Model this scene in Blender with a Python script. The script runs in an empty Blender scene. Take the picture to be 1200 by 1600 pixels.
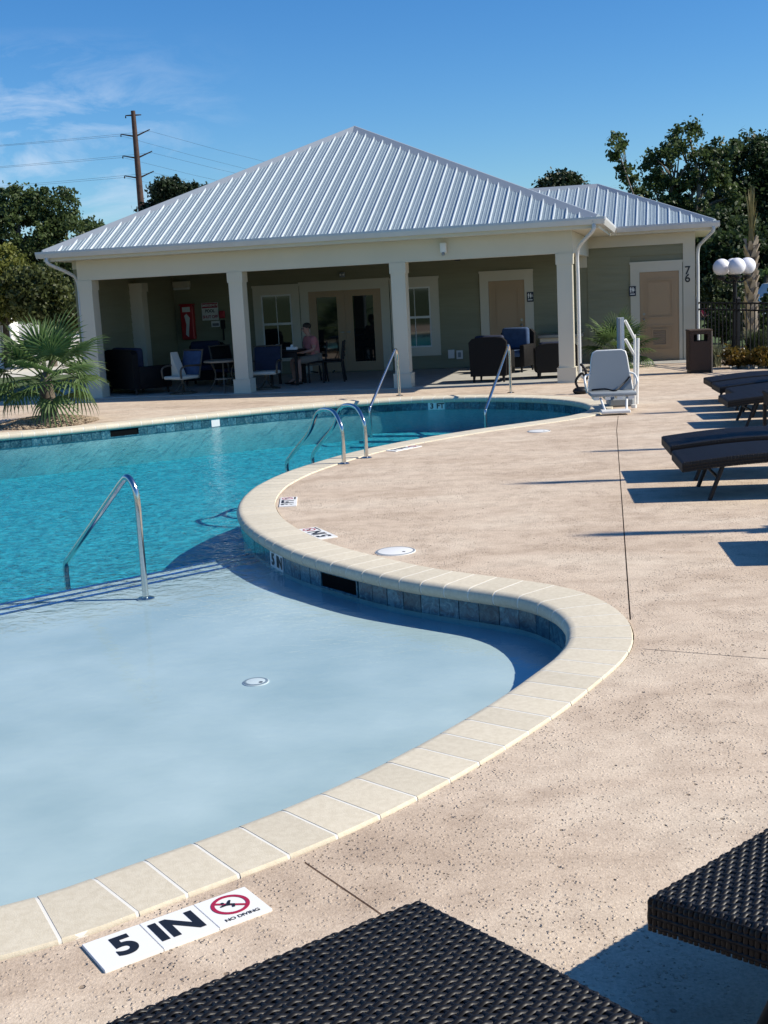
import bpy, bmesh, math, random
import numpy as np
from mathutils import Vector, Matrix
from mathutils.geometry import tessellate_polygon

random.seed(7); RNG = np.random.default_rng(7)
SC = bpy.context.scene
COL = SC.collection
R = math.radians

# ------------------------------------------------------------------ camera
F_PX, PITCH, ROLL, EYE = 1884.6, .1829, -.0524, 1.911
fwd = Vector((0, math.cos(PITCH), -math.sin(PITCH)))
rt = Vector((1, 0, 0)); up = rt.cross(fwd)
c_, s_ = math.cos(ROLL), math.sin(ROLL)
r2 = c_*rt + s_*up; u2 = -s_*rt + c_*up
cd = bpy.data.cameras.new('camera'); cam = bpy.data.objects.new('camera', cd); COL.objects.link(cam)
cam.matrix_world = Matrix(((r2.x, u2.x, -fwd.x, 0), (r2.y, u2.y, -fwd.y, 0), (r2.z, u2.z, -fwd.z, EYE), (0, 0, 0, 1)))
cd.sensor_fit = 'HORIZONTAL'; cd.sensor_width = 36; cd.lens = F_PX/1200*36
cd.clip_start = .05; cd.clip_end = 3000
SC.camera = cam

# ------------------------------------------------------------------ light
SUN_AZ, SUN_EL = -6.0, 39.0          # degrees from +X (anticlockwise), elevation
w = bpy.data.worlds.new('World'); SC.world = w; w.use_nodes = True
wn, wl = w.node_tree.nodes, w.node_tree.links
sky = wn.new('ShaderNodeTexSky'); sky.sky_type = 'NISHITA'; sky.sun_disc = False
sky.sun_elevation = R(SUN_EL); sky.sun_rotation = R(90 - SUN_AZ)
sky.air_density = 1.0; sky.dust_density = 0.2; sky.ozone_density = 3.0
hs = wn.new('ShaderNodeHueSaturation'); hs.inputs['Saturation'].default_value = 1.3
wl.new(sky.outputs[0], hs.inputs['Color'])
tint = wn.new('ShaderNodeMixRGB'); tint.blend_type = 'MULTIPLY'; tint.inputs[0].default_value = 1
tint.inputs[2].default_value = (.70, .94, 1.16, 1)
wl.new(hs.outputs[0], tint.inputs[1])
# thin wisps of cirrus, low in the sky over the left of the view
tc = wn.new('ShaderNodeTexCoord'); mp = wn.new('ShaderNodeMapping'); mp.inputs['Scale'].default_value = (12, 12, 34)
wl.new(tc.outputs['Generated'], mp.inputs[0])
nz = wn.new('ShaderNodeTexNoise'); nz.inputs['Scale'].default_value = 1.0; nz.inputs['Detail'].default_value = 7; nz.inputs['Roughness'].default_value = .62
nz.inputs['Distortion'].default_value = .5
wl.new(mp.outputs[0], nz.inputs['Vector'])
cr = wn.new('ShaderNodeValToRGB'); cr.color_ramp.elements[0].position = .45; cr.color_ramp.elements[1].position = .68
wl.new(nz.outputs[0], cr.inputs[0])
sx = wn.new('ShaderNodeSeparateXYZ'); wl.new(tc.outputs['Generated'], sx.inputs[0])
m1 = wn.new('ShaderNodeMapRange'); m1.inputs[1].default_value = -.08; m1.inputs[2].default_value = -.30; wl.new(sx.outputs[0], m1.inputs[0])
m2 = wn.new('ShaderNodeMapRange'); m2.inputs[1].default_value = .205; m2.inputs[2].default_value = .155; wl.new(sx.outputs[2], m2.inputs[0])
mm = wn.new('ShaderNodeMath'); mm.operation = 'MULTIPLY'; wl.new(m1.outputs[0], mm.inputs[0]); wl.new(m2.outputs[0], mm.inputs[1])
mm2 = wn.new('ShaderNodeMath'); mm2.operation = 'MULTIPLY'; wl.new(mm.outputs[0], mm2.inputs[0]); wl.new(cr.outputs[0], mm2.inputs[1])
mm3 = wn.new('ShaderNodeMath'); mm3.operation = 'MULTIPLY'; mm3.inputs[1].default_value = .75; wl.new(mm2.outputs[0], mm3.inputs[0])
cl = wn.new('ShaderNodeMixRGB'); cl.inputs[2].default_value = (6.2, 7.2, 8.6, 1)
wl.new(mm3.outputs[0], cl.inputs[0]); wl.new(tint.outputs[0], cl.inputs[1])
wl.new(cl.outputs[0], wn['Background'].inputs[0]); wn['Background'].inputs[1].default_value = .085

sd = bpy.data.lights.new('sun', 'SUN'); so = bpy.data.objects.new('sun', sd); COL.objects.link(so)
sd.energy = 4.9; sd.angle = R(.53); sd.color = (1, .93, .80)
sv = Vector((math.cos(R(SUN_EL))*math.cos(R(SUN_AZ)), math.cos(R(SUN_EL))*math.sin(R(SUN_AZ)), math.sin(R(SUN_EL))))
so.rotation_euler = sv.to_track_quat('Z', 'Y').to_euler(); so.location = sv*60
SC.view_settings.view_transform = 'Standard'; SC.view_settings.look = 'None'
SC.view_settings.exposure = .42; SC.view_settings.gamma = 1; SC.view_settings.use_curve_mapping = False
SC.render.engine = 'CYCLES'; SC.cycles.max_bounces = 8; SC.cycles.transparent_max_bounces = 24
SC.cycles.use_denoising = True; SC.cycles.caustics_reflective = False; SC.cycles.caustics_refractive = False
SC.cycles.sample_clamp_indirect = 6

# ------------------------------------------------------------------ helpers
class MB:
    def __init__(s): s.v = []; s.f = []
    def add(s, vs, fs, M=None):
        n = len(s.v)
        if M is not None: vs = [M @ Vector(p) for p in vs]
        s.v += [tuple(p) for p in vs]; s.f += [tuple(i+n for i in f) for f in fs]; return s
    def box(s, x0, x1, y0, y1, z0, z1, M=None):
        return s.add([(x0,y0,z0),(x1,y0,z0),(x1,y1,z0),(x0,y1,z0),(x0,y0,z1),(x1,y0,z1),(x1,y1,z1),(x0,y1,z1)],
                     [(3,2,1,0),(4,5,6,7),(0,1,5,4),(1,2,6,5),(2,3,7,6),(3,0,4,7)], M)
    def rbox(s, x0, x1, y0, y1, z0, z1, r=.02, seg=2, M=None):
        bm = bmesh.new(); bmesh.ops.create_cube(bm, size=1)
        for v in bm.verts: v.co = Vector(((x0+x1)/2+v.co.x*(x1-x0), (y0+y1)/2+v.co.y*(y1-y0), (z0+z1)/2+v.co.z*(z1-z0)))
        bmesh.ops.bevel(bm, geom=bm.edges[:], offset=r, segments=seg, affect='EDGES', profile=.5)
        bm.verts.index_update()
        s.add([v.co[:] for v in bm.verts], [[v.index for v in f.verts] for f in bm.faces], M); bm.free(); return s
    def tube(s, pts, r, n=8, cap=True, M=None):
        pts = [Vector(p) for p in pts]; rs = r if isinstance(r, (list, tuple)) else [r]*len(pts)
        T = []
        for i in range(len(pts)):
            a = pts[max(i-1, 0)]; b = pts[min(i+1, len(pts)-1)]; T.append((b-a).normalized())
        ref = Vector((0,0,1)) if abs(T[0].z) < .9 else Vector((1,0,0))
        N = T[0].cross(ref).normalized(); vs = []; fs = []
        for i, p in enumerate(pts):
            N = (N - T[i]*N.dot(T[i])).normalized(); B = T[i].cross(N)
            for k in range(n):
                a = 2*math.pi*k/n; vs.append(p + (N*math.cos(a)+B*math.sin(a))*rs[i])
        for i in range(len(pts)-1):
            for k in range(n):
                fs.append((i*n+k, i*n+(k+1) % n, (i+1)*n+(k+1) % n, (i+1)*n+k))
        if cap: fs += [tuple(range(n-1, -1, -1)), tuple((len(pts)-1)*n+k for k in range(n))]
        return s.add(vs, fs, M)
    def lathe(s, prof, n=16, c=(0,0,0), M=None):
        closed = prof[0] == prof[-1]
        vs = []; fs = []
        for r, z in prof:
            for k in range(n):
                a = 2*math.pi*k/n; vs.append((c[0]+r*math.cos(a), c[1]+r*math.sin(a), c[2]+z))
        for i in range(len(prof)-1):
            for k in range(n): fs.append((i*n+k, i*n+(k+1) % n, (i+1)*n+(k+1) % n, (i+1)*n+k))
        if not closed and prof[0][0] > 1e-6: fs.append(tuple(range(n-1, -1, -1)))
        if not closed and prof[-1][0] > 1e-6: fs.append(tuple((len(prof)-1)*n+k for k in range(n)))
        return s.add(vs, fs, M)
    def ball(s, c, r, n=12, m=8, M=None):
        r = r if isinstance(r, (tuple, list)) else (r, r, r)
        vs = [(c[0], c[1], c[2]-r[2])]; fs = []
        for j in range(1, m):
            t = math.pi*j/m - math.pi/2
            for k in range(n):
                a = 2*math.pi*k/n; vs.append((c[0]+r[0]*math.cos(t)*math.cos(a), c[1]+r[1]*math.cos(t)*math.sin(a), c[2]+r[2]*math.sin(t)))
        vs.append((c[0], c[1], c[2]+r[2])); L = len(vs)-1
        for k in range(n):
            fs.append((0, 1+(k+1) % n, 1+k)); fs.append((L, 1+(m-2)*n+k, 1+(m-2)*n+(k+1) % n))
            for j in range(m-2): fs.append((1+j*n+k, 1+j*n+(k+1) % n, 1+(j+1)*n+(k+1) % n, 1+(j+1)*n+k))
        return s.add(vs, fs, M)
    def prism(s, poly, d0, d1, axis='z', M=None):
        n = len(poly)
        def P(a, b, d): return {'z': (a, b, d), 'y': (a, d, b), 'x': (d, a, b)}[axis]
        vs = [P(a, b, d0) for a, b in poly] + [P(a, b, d1) for a, b in poly]
        fs = [tuple(range(n-1, -1, -1)), tuple(range(n, 2*n))] + [(i, (i+1) % n, n+(i+1) % n, n+i) for i in range(n)]
        return s.add(vs, fs, M)
    def mesh(s, name, smooth=None):
        me = bpy.data.meshes.new(name); me.from_pydata(s.v, [], s.f)
        bm = bmesh.new(); bm.from_mesh(me); bmesh.ops.remove_doubles(bm, verts=bm.verts[:], dist=1e-6); bmesh.ops.recalc_face_normals(bm, faces=bm.faces[:]); bm.to_mesh(me); bm.free()
        if smooth:
            me.polygons.foreach_set('use_smooth', [True]*len(me.polygons)); me.set_sharp_from_angle(angle=R(smooth))
        return me

def link(name, data, mat=None, parent=None, loc=None, rotz=None):
    o = bpy.data.objects.new(name, data); COL.objects.link(o)
    if mat is not None and data is not None and not data.materials: data.materials.append(mat)
    if parent is not None: o.parent = parent
    if loc is not None: o.location = loc
    if rotz is not None: o.rotation_euler = (0, 0, rotz)
    return o
def part(name, mb, mat, parent=None, smooth=None, **k):
    return link(name, mb.mesh(name, smooth), mat, parent, **k)
def tag(o, label=None, cat=None, group=None, kind=None):
    if label: o['label'] = label
    if cat: o['category'] = cat
    if group: o['group'] = group
    if kind: o['kind'] = kind
    return o
def thing(name, label, cat, loc=(0,0,0), rotz=0, group=None):
    return tag(link(name, None, loc=loc, rotz=rotz), label, cat, group)
def structure(name, mb, mat, label=None, parent=None, smooth=None):
    return tag(part(name, mb, mat, parent, smooth), label, None, None, 'structure')
def copy_tree(o, parent=None):
    c = o.copy(); COL.objects.link(c)
    if parent is not None: c.parent = parent
    for ch in list(o.children): copy_tree(ch, c)
    return c
def arc(c, r, a0, a1, n): return [(c[0]+r*math.cos(R(a0+(a1-a0)*i/n)), c[1]+r*math.sin(R(a0+(a1-a0)*i/n))) for i in range(n+1)]
def smooth_path(pts, n=8):
    P = [Vector(p) for p in pts]; out = []
    for i in range(len(P)-1):
        p0 = P[max(i-1,0)]; p1 = P[i]; p2 = P[i+1]; p3 = P[min(i+2,len(P)-1)]
        for k in range(n):
            t = k/n; out.append(.5*((2*p1)+(p2-p0)*t+(2*p0-5*p1+4*p2-p3)*t*t+(3*p1-p0-3*p2+p3)*t**3))
    out.append(P[-1]); return out
def text_mesh(s, size, bold=0.0, depth=.0015, align='CENTER'):
    cu = bpy.data.curves.new('lettering', 'FONT'); cu.body = s; cu.size = size; cu.align_x = align; cu.align_y = 'CENTER'
    cu.offset = bold; cu.extrude = depth
    o = bpy.data.objects.new('lettering', cu); COL.objects.link(o)
    me = bpy.data.meshes.new_from_object(o.evaluated_get(bpy.context.evaluated_depsgraph_get()))
    bpy.data.objects.remove(o); bpy.data.curves.remove(cu); me.name = 'lettering'; return me

# ---- materials
def mat(name, col, rough=.6, metal=0, col2=None, scale=4, detail=5, bump=0, bscale=40, bdist=.01, spec=.5, coat=0, ramp=(.35,.65), rand=0, stretch=None):
    m = bpy.data.materials.new(name); m.use_nodes = True
    N, L = m.node_tree.nodes, m.node_tree.links; b = N['Principled BSDF']
    b.inputs['Roughness'].default_value = rough; b.inputs['Metallic'].default_value = metal
    b.inputs['Specular IOR Level'].default_value = spec; b.inputs['Coat Weight'].default_value = coat
    col = (*col, 1)
    t = N.new('ShaderNodeTexCoord'); vec = t.outputs['Object']
    if stretch:
        mpp = N.new('ShaderNodeMapping'); mpp.inputs['Scale'].default_value = stretch; L.new(vec, mpp.inputs[0]); vec = mpp.outputs[0]
    out = None
    if col2:
        n = N.new('ShaderNodeTexNoise'); n.inputs['Scale'].default_value = scale; n.inputs['Detail'].default_value = detail; L.new(vec, n.inputs['Vector'])
        r = N.new('ShaderNodeValToRGB'); r.color_ramp.elements[0].position, r.color_ramp.elements[1].position = ramp
        r.color_ramp.elements[0].color = col; r.color_ramp.elements[1].color = (*col2, 1)
        L.new(n.outputs[0], r.inputs[0]); out = r.outputs[0]
    if rand:
        oi = N.new('ShaderNodeObjectInfo'); h = N.new('ShaderNodeHueSaturation')
        mr = N.new('ShaderNodeMapRange'); mr.inputs[3].default_value = 1-rand; mr.inputs[4].default_value = 1+rand
        L.new(oi.outputs['Random'], mr.inputs[0]); L.new(mr.outputs[0], h.inputs['Value'])
        if out: L.new(out, h.inputs['Color'])
        else: h.inputs['Color'].default_value = col
        out = h.outputs[0]
    if out: L.new(out, b.inputs['Base Color'])
    else: b.inputs['Base Color'].default_value = col
    if bump:
        n = N.new('ShaderNodeTexNoise'); n.inputs['Scale'].default_value = bscale; n.inputs['Detail'].default_value = 6; L.new(vec, n.inputs['Vector'])
        bp = N.new('ShaderNodeBump'); bp.inputs['Strength'].default_value = bump; bp.inputs['Distance'].default_value = bdist
        L.new(n.outputs[0], bp.inputs['Height']); L.new(bp.outputs[0], b.inputs['Normal'])
    return m
def leaf_mat(name, c1, c2, scale=.8, trans=.3, c3=None):
    m = bpy.data.materials.new(name); m.use_nodes = True; N, L = m.node_tree.nodes, m.node_tree.links
    b = N['Principled BSDF']; b.inputs['Roughness'].default_value = .5; b.inputs['Specular IOR Level'].default_value = .35
    t = N.new('ShaderNodeTexCoord'); n = N.new('ShaderNodeTexNoise'); n.inputs['Scale'].default_value = scale; n.inputs['Detail'].default_value = 8; n.inputs['Roughness'].default_value = .7
    L.new(t.outputs['Object'], n.inputs['Vector']); r = N.new('ShaderNodeValToRGB')
    r.color_ramp.elements[0].position = .34; r.color_ramp.elements[1].position = .66
    r.color_ramp.elements[0].color = (*c1,1); r.color_ramp.elements[1].color = (*c2,1)
    if c3:
        e = r.color_ramp.elements.new(.74); e.color = (*c3,1)
    L.new(n.outputs[0], r.inputs[0]); L.new(r.outputs[0], b.inputs['Base Color'])
    tr = N.new('ShaderNodeBsdfTranslucent'); L.new(r.outputs[0], tr.inputs[0]); mx = N.new('ShaderNodeMixShader'); mx.inputs[0].default_value = trans
    L.new(b.outputs[0], mx.inputs[1]); L.new(tr.outputs[0], mx.inputs[2]); L.new(mx.outputs[0], N['Material Output'].inputs[0])
    return m

M = {}
M['trim'] = mat('cream_paint', (.60,.56,.45), .55, col2=(.63,.585,.47), scale=1.5)
M['siding'] = mat('sage_siding', (.245,.24,.155), .7, col2=(.265,.258,.17), scale=2, bump=.15, bscale=60, bdist=.004, stretch=(1,1,12), rand=.05)
M['soffit'] = mat('soffit_paint', (.55,.52,.42), .7)
M['ceiling'] = mat('darkened_ceiling', (.05,.04,.03), .6)  # unseen underside, made dark to cut the light inside the porch
M['white'] = mat('white_paint', (.74,.74,.72), .45)
M['gutter'] = mat('white_aluminium', (.58,.59,.585), .4, col2=(.54,.55,.55), scale=3)
M['roof'] = mat('galvalume', (.31,.385,.425), .38, .35, col2=(.39,.47,.505), scale=26, detail=8, bump=.03, bscale=120, bdist=.002, rand=.05)
M['cap'] = mat('ridge_metal', (.40,.44,.47), .4, .3)
M['rib'] = mat('galvalume_rib', (.70,.76,.78), .3, .3)
M['door_tan'] = mat('tan_door_paint', (.42,.285,.165), .5)
M['glass'] = mat('dark_window_glass', (.012,.014,.015), .03, spec=.9)
M['metal'] = mat('stainless_steel', (.62,.62,.60), .16, 1, col2=(.55,.55,.54), scale=30)
M['brass'] = mat('door_hardware', (.32,.30,.27), .3, 1)
M['black'] = mat('black_powder_coat', (.009,.009,.011), .5, spec=.3)
M['wicker_dark'] = mat('dark_wicker', (.006,.0055,.006), .6, spec=.2, bump=.8, bscale=90, bdist=.01)
M['navy'] = mat('navy_cushion', (.008,.014,.036), .85, col2=(.012,.02,.05), scale=8, bump=.2, bscale=200, bdist=.003)
M['blue'] = mat('blue_cushion', (.022,.05,.12), .85, col2=(.035,.075,.165), scale=8)
M['cream_cloth'] = mat('cream_cloth', (.6,.57,.48), .85)
M['frame_tan'] = mat('bronze_metal', (.10,.085,.065), .45, .4)
M['table_top'] = mat('bistro_top', (.22,.19,.15), .5, col2=(.16,.135,.1), scale=12)
M['red'] = mat('red_paint', (.45,.02,.03), .4)
M['sign_white'] = mat('sign_white', (.78,.78,.76), .4)
M['sign_black'] = mat('sign_black', (.012,.012,.014), .4)
M['sign_red'] = mat('sign_red', (.36,.012,.05), .45)
M['sign_navy'] = mat('sign_navy', (.012,.018,.04), .4)
M['brick'] = mat('cream_coping_stone', (.575,.51,.39), .85, col2=(.64,.575,.45), scale=45, detail=6, bump=.3, bscale=180, bdist=.003, rand=.06)
M['mortar'] = mat('pale_mortar', (.72,.70,.64), .9)
M['porch_floor'] = mat('porch_concrete', (.43,.415,.375), .75, col2=(.37,.355,.32), scale=3)
M['grass'] = mat('lawn', (.045,.085,.02), .9, col2=(.085,.11,.035), scale=6, bump=.8, bscale=30, bdist=.05)
M['asphalt'] = mat('weathered_asphalt', (.17,.17,.175), .9, col2=(.21,.21,.21), scale=2)
M['pale_ground'] = mat('pale_concrete_lot', (.56,.54,.48), .9, col2=(.5,.47,.41), scale=.2)
M['mulch'] = mat('bark_mulch', (.20,.14,.09), .95, col2=(.44,.35,.25), scale=20)
M['stone'] = mat('river_stone', (.40,.37,.32), .85, col2=(.6,.57,.5), scale=5)
M['bark'] = mat('bark', (.07,.055,.042), .95, col2=(.14,.115,.09), scale=8, bump=.6, bscale=20, bdist=.03)
M['bark_grey'] = mat('grey_bark', (.13,.11,.09), .95, col2=(.22,.19,.16), scale=6)
M['rust'] = mat('weathered_steel', (.045,.025,.02), .85, col2=(.075,.04,.03), scale=3)
M['wire'] = mat('power_wire', (.06,.07,.09), .5)
M['globe'] = mat('opal_globe', (.80,.79,.83), .35)
M['lift_grey'] = mat('lift_plastic', (.24,.27,.295), .5)
M['lift_white'] = mat('lift_white_metal', (.72,.72,.70), .35)
M['aggregate'] = mat('brown_aggregate', (.022,.016,.013), .9, spec=.2, col2=(.10,.07,.055), scale=70, detail=3, bump=.6, bscale=120, bdist=.01)
M['plaster'] = mat('pool_plaster', (.37,.455,.475), .8, col2=(.50,.57,.58), scale=1.6, detail=12, ramp=(.30,.70))
M['plaster_deep'] = mat('deep_pool_plaster', (.03,.29,.37), .8, col2=(.10,.49,.56), scale=11, detail=4)  # lighter mottling painted in to stand for caustic light on the floor
M['blue_tile'] = mat('navy_nosing_tile', (.008,.05,.26), .25, col2=(.015,.09,.36), scale=30)
M['dark'] = mat('dark_opening', (.004,.005,.006), .9, spec=.05)
M['skin'] = mat('skin', (.42,.22,.16), .55)
M['shirt'] = mat('pink_shirt', (.48,.17,.17), .85)
M['shorts'] = mat('khaki_shorts', (.20,.17,.14), .9)
M['hair'] = mat('dark_hair', (.02,.016,.013), .7)
M['house_blue'] = mat('grey_blue_siding', (.27,.33,.34), .8)
M['house_white'] = mat('white_siding', (.72,.72,.70), .8)
M['shingle'] = mat('brown_shingle', (.13,.105,.095), .95, col2=(.18,.15,.13), scale=6)
M['car_white'] = mat('white_car_paint', (.72,.73,.74), .25, coat=.6)
M['tyre'] = mat('tyre_rubber', (.015,.015,.015), .8)
M['joint'] = mat('dirty_joint', (.06,.045,.035), .95)
M['counter'] = mat('steel_counter', (.30,.30,.29), .35, .6)

def deck_material():
    m = bpy.data.materials.new('textured_deck'); m.use_nodes = True; N, L = m.node_tree.nodes, m.node_tree.links; b = N['Principled BSDF']
    b.inputs['Roughness'].default_value = .88; b.inputs['Specular IOR Level'].default_value = .25
    t = N.new('ShaderNodeTexCoord'); V = t.outputs['Object']
    def noise(sc, det=5, rg=.55, dist=0, st=None):
        n = N.new('ShaderNodeTexNoise'); n.inputs['Scale'].default_value = sc; n.inputs['Detail'].default_value = det; n.inputs['Roughness'].default_value = rg; n.inputs['Distortion'].default_value = dist
        if st:
            q = N.new('ShaderNodeMapping'); q.inputs['Scale'].default_value = st; L.new(V, q.inputs[0]); L.new(q.outputs[0], n.inputs['Vector'])
        else: L.new(V, n.inputs['Vector'])
        return n.outputs[0]
    def ramp(src, *st):
        r = N.new('ShaderNodeValToRGB'); e = r.color_ramp.elements
        while len(e) < len(st): e.new(.5)
        for i, (p, c) in enumerate(st): e[i].position = p; e[i].color = (*c, 1) if len(c) == 3 else c
        L.new(src, r.inputs[0]); return r.outputs[0]
    def mul(a, bb, f=1.0):
        x = N.new('ShaderNodeMixRGB'); x.blend_type = 'MULTIPLY'; x.inputs[0].default_value = f; L.new(a, x.inputs[1]); L.new(bb, x.inputs[2]); return x.outputs[0]
    def math_(op, a, bb):
        x = N.new('ShaderNodeMath'); x.operation = op
        for i, q in enumerate((a, bb)):
            if isinstance(q, (int, float)): x.inputs[i].default_value = q
            else: L.new(q, x.inputs[i])
        return x.outputs[0]
    base = ramp(noise(.9, 7, .6, .6, (.7,1.6,1)), (.3, (.47,.372,.285)), (.5, (.575,.472,.372)), (.7, (.625,.535,.43)))
    spk = ramp(noise(70, 4, .7), (.3, (.74,.72,.70)), (.6, (1.06,1.06,1.06)))
    blot = ramp(noise(5, 6, .65), (.30, (.78,.745,.72)), (.58, (1.07,1.06,1.04)))
    # pits, clustered by a slower noise, their shade and grime painted dark
    vo = N.new('ShaderNodeTexVoronoi'); vo.inputs['Scale'].default_value = 36; vo.inputs['Randomness'].default_value = 1; L.new(V, vo.inputs['Vector'])
    n2 = noise(26, 3, .6); pd = math_('ADD', vo.outputs['Distance'], math_('MULTIPLY', n2, .12))
    clus = ramp(noise(1.7, 6, .68), (.46, (0,0,0)), (.60, (1,1,1)))
    pit = ramp(pd, (.16, (1,1,1)), (.22, (0,0,0)))
    v3 = N.new('ShaderNodeTexVoronoi'); v3.inputs['Scale'].default_value = 11; L.new(V, v3.inputs['Vector'])
    big = ramp(math_('ADD', v3.outputs['Distance'], math_('MULTIPLY', n2, .2)), (.165, (1,1,1)), (.20, (0,0,0)))
    pitm = math_('MAXIMUM', math_('MULTIPLY', pit, math_('ADD', math_('MULTIPLY', clus, .85), .15)), math_('MULTIPLY', big, ramp(noise(3.1, 3), (.5, (0,0,0)), (.58, (1,1,1)))))
    pit_shade_dirt = N.new('ShaderNodeMixRGB'); pit_shade_dirt.inputs[2].default_value = (.13,.09,.065,1); L.new(math_('MULTIPLY', pitm, .75), pit_shade_dirt.inputs[0])
    L.new(mul(mul(base, spk, .9), blot, .85), pit_shade_dirt.inputs[1]); L.new(pit_shade_dirt.outputs[0], b.inputs['Base Color'])
    # knock-down plates and grit
    v4 = N.new('ShaderNodeTexVoronoi'); v4.inputs['Scale'].default_value = 50; L.new(V, v4.inputs['Vector'])
    chips = ramp(math_('ADD', v4.outputs['Distance'], math_('MULTIPLY', noise(40, 3, .6), .35)), (.36, (1,1,1)), (.50, (0,0,0)))
    plates = math_('MULTIPLY', chips, ramp(noise(15, 4, .65), (.42, (.1,.1,.1)), (.58, (1,1,1))))
    grit = noise(130, 3, .7)
    h = math_('ADD', math_('MULTIPLY', math_('MULTIPLY', plates, math_('ADD', clus, .25)), .75), math_('MULTIPLY', grit, .25))
    h = math_('SUBTRACT', h, math_('MULTIPLY', pitm, 1.7))
    h = math_('ADD', h, math_('MULTIPLY', noise(9, 4), .12))
    bp = N.new('ShaderNodeBump'); bp.inputs['Strength'].default_value = 1; bp.inputs['Distance'].default_value = .010
    L.new(h, bp.inputs['Height']); L.new(bp.outputs[0], b.inputs['Normal']); return m
M['deck'] = deck_material()

def tile_material():
    m = bpy.data.materials.new('slate_blue_tile'); m.use_nodes = True; N, L = m.node_tree.nodes, m.node_tree.links; b = N['Principled BSDF']
    b.inputs['Roughness'].default_value = .22
    t = N.new('ShaderNodeTexCoord'); oi = N.new('ShaderNodeObjectInfo'); ad = N.new('ShaderNodeVectorMath'); ad.operation = 'ADD'
    L.new(t.outputs['Object'], ad.inputs[0]); mlt = N.new('ShaderNodeMath'); mlt.operation = 'MULTIPLY'; mlt.inputs[1].default_value = 40
    L.new(oi.outputs['Random'], mlt.inputs[0]); L.new(mlt.outputs[0], ad.inputs[1])
    n = N.new('ShaderNodeTexNoise'); n.inputs['Scale'].default_value = 16; n.inputs['Detail'].default_value = 7; n.inputs['Distortion'].default_value = 1.6; n.inputs['Roughness'].default_value = .65
    L.new(ad.outputs[0], n.inputs['Vector']); r = N.new('ShaderNodeValToRGB'); e = r.color_ramp.elements
    for p, c in ((.42,(.018,.075,.115)),(.52,(.035,.13,.175)),(.63,(.09,.205,.24))):
        q = e.new(p); q.color = (*c,1)
    e[0].position = .3; e[0].color = (.012,.035,.05,1); e[-1].position = .75; e[-1].color = (.30,.36,.36,1)
    L.new(n.outputs[0], r.inputs[0]); h = N.new('ShaderNodeHueSaturation'); mr = N.new('ShaderNodeMapRange')
    mr.inputs[3].default_value = .6; mr.inputs[4].default_value = 1.3; L.new(oi.outputs['Random'], mr.inputs[0]); L.new(mr.outputs[0], h.inputs['Value'])
    L.new(r.outputs[0], h.inputs['Color']); L.new(h.outputs[0], b.inputs['Base Color']); return m
M['tile'] = tile_material()

SHELF_A, SHELF_B = Vector((-2.805,8.45)), Vector((-1.18,9.70))     # shelf edge
def water_material():
    m = bpy.data.materials.new('pool_water'); m.use_nodes = True; N, L = m.node_tree.nodes, m.node_tree.links
    N.remove(N['Principled BSDF']); out = N['Material Output']
    tr = N.new('ShaderNodeBsdfTransparent'); tr.inputs[0].default_value = (.93,.975,.985,1)
    gl = N.new('ShaderNodeBsdfGlossy'); gl.inputs['Roughness'].default_value = .025
    fr = N.new('ShaderNodeLayerWeight'); pw = N.new('ShaderNodeMath'); pw.operation = 'POWER'; pw.inputs[1].default_value = 5; L.new(fr.outputs['Facing'], pw.inputs[0])
    fz = N.new('ShaderNodeMath'); fz.operation = 'MULTIPLY_ADD'; fz.inputs[1].default_value = .96; fz.inputs[2].default_value = .02; L.new(pw.outputs[0], fz.inputs[0])
    t = N.new('ShaderNodeTexCoord'); V = t.outputs['Object']
    def noise(sc, det, st, dist=0.):
        q = N.new('ShaderNodeMapping'); q.inputs['Scale'].default_value = st; L.new(V, q.inputs[0])
        n = N.new('ShaderNodeTexNoise'); n.inputs['Scale'].default_value = sc; n.inputs['Detail'].default_value = det; n.inputs['Distortion'].default_value = dist
        L.new(q.outputs[0], n.inputs['Vector']); return n.outputs[0]
    # wind ripples: strong over the deep pool, nearly still over the shelf
    d = (SHELF_B-SHELF_A).normalized(); nrm = Vector((-d.y, d.x))
    dot = N.new('ShaderNodeVectorMath'); dot.operation = 'DOT_PRODUCT'; L.new(V, dot.inputs[0]); dot.inputs[1].default_value = (nrm.x, nrm.y, 0)
    mr = N.new('ShaderNodeMapRange'); k = nrm.dot(SHELF_A); mr.inputs[1].default_value = k-1.0; mr.inputs[2].default_value = k+1.2
    mr.inputs[3].default_value = .04; mr.inputs[4].default_value = 1; L.new(dot.outputs['Value'], mr.inputs[0])
    a = noise(4.0, 2, (1,1.2,1), .4); b_ = noise(13, 3, (1,1.1,1), .5)
    ad = N.new('ShaderNodeMath'); ad.operation = 'MULTIPLY_ADD'; L.new(b_, ad.inputs[0]); ad.inputs[1].default_value = .75; L.new(a, ad.inputs[2])
    bp = N.new('ShaderNodeBump'); bp.inputs['Distance'].default_value = .10; L.new(ad.outputs[0], bp.inputs['Height']); L.new(mr.outputs[0], bp.inputs['Strength'])
    L.new(bp.outputs[0], gl.inputs['Normal']); L.new(bp.outputs[0], fr.inputs['Normal'])
    mx = N.new('ShaderNodeMixShader'); L.new(fz.outputs[0], mx.inputs[0]); L.new(tr.outputs[0], mx.inputs[1]); L.new(gl.outputs[0], mx.inputs[2])
    L.new(mx.outputs[0], out.inputs[0])
    va = N.new('ShaderNodeVolumeAbsorption'); va.inputs[0].default_value = (.25,.86,.93,1); va.inputs[1].default_value = .38
    L.new(va.outputs[0], out.inputs[1]); return m
M['water'] = water_material()

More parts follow.
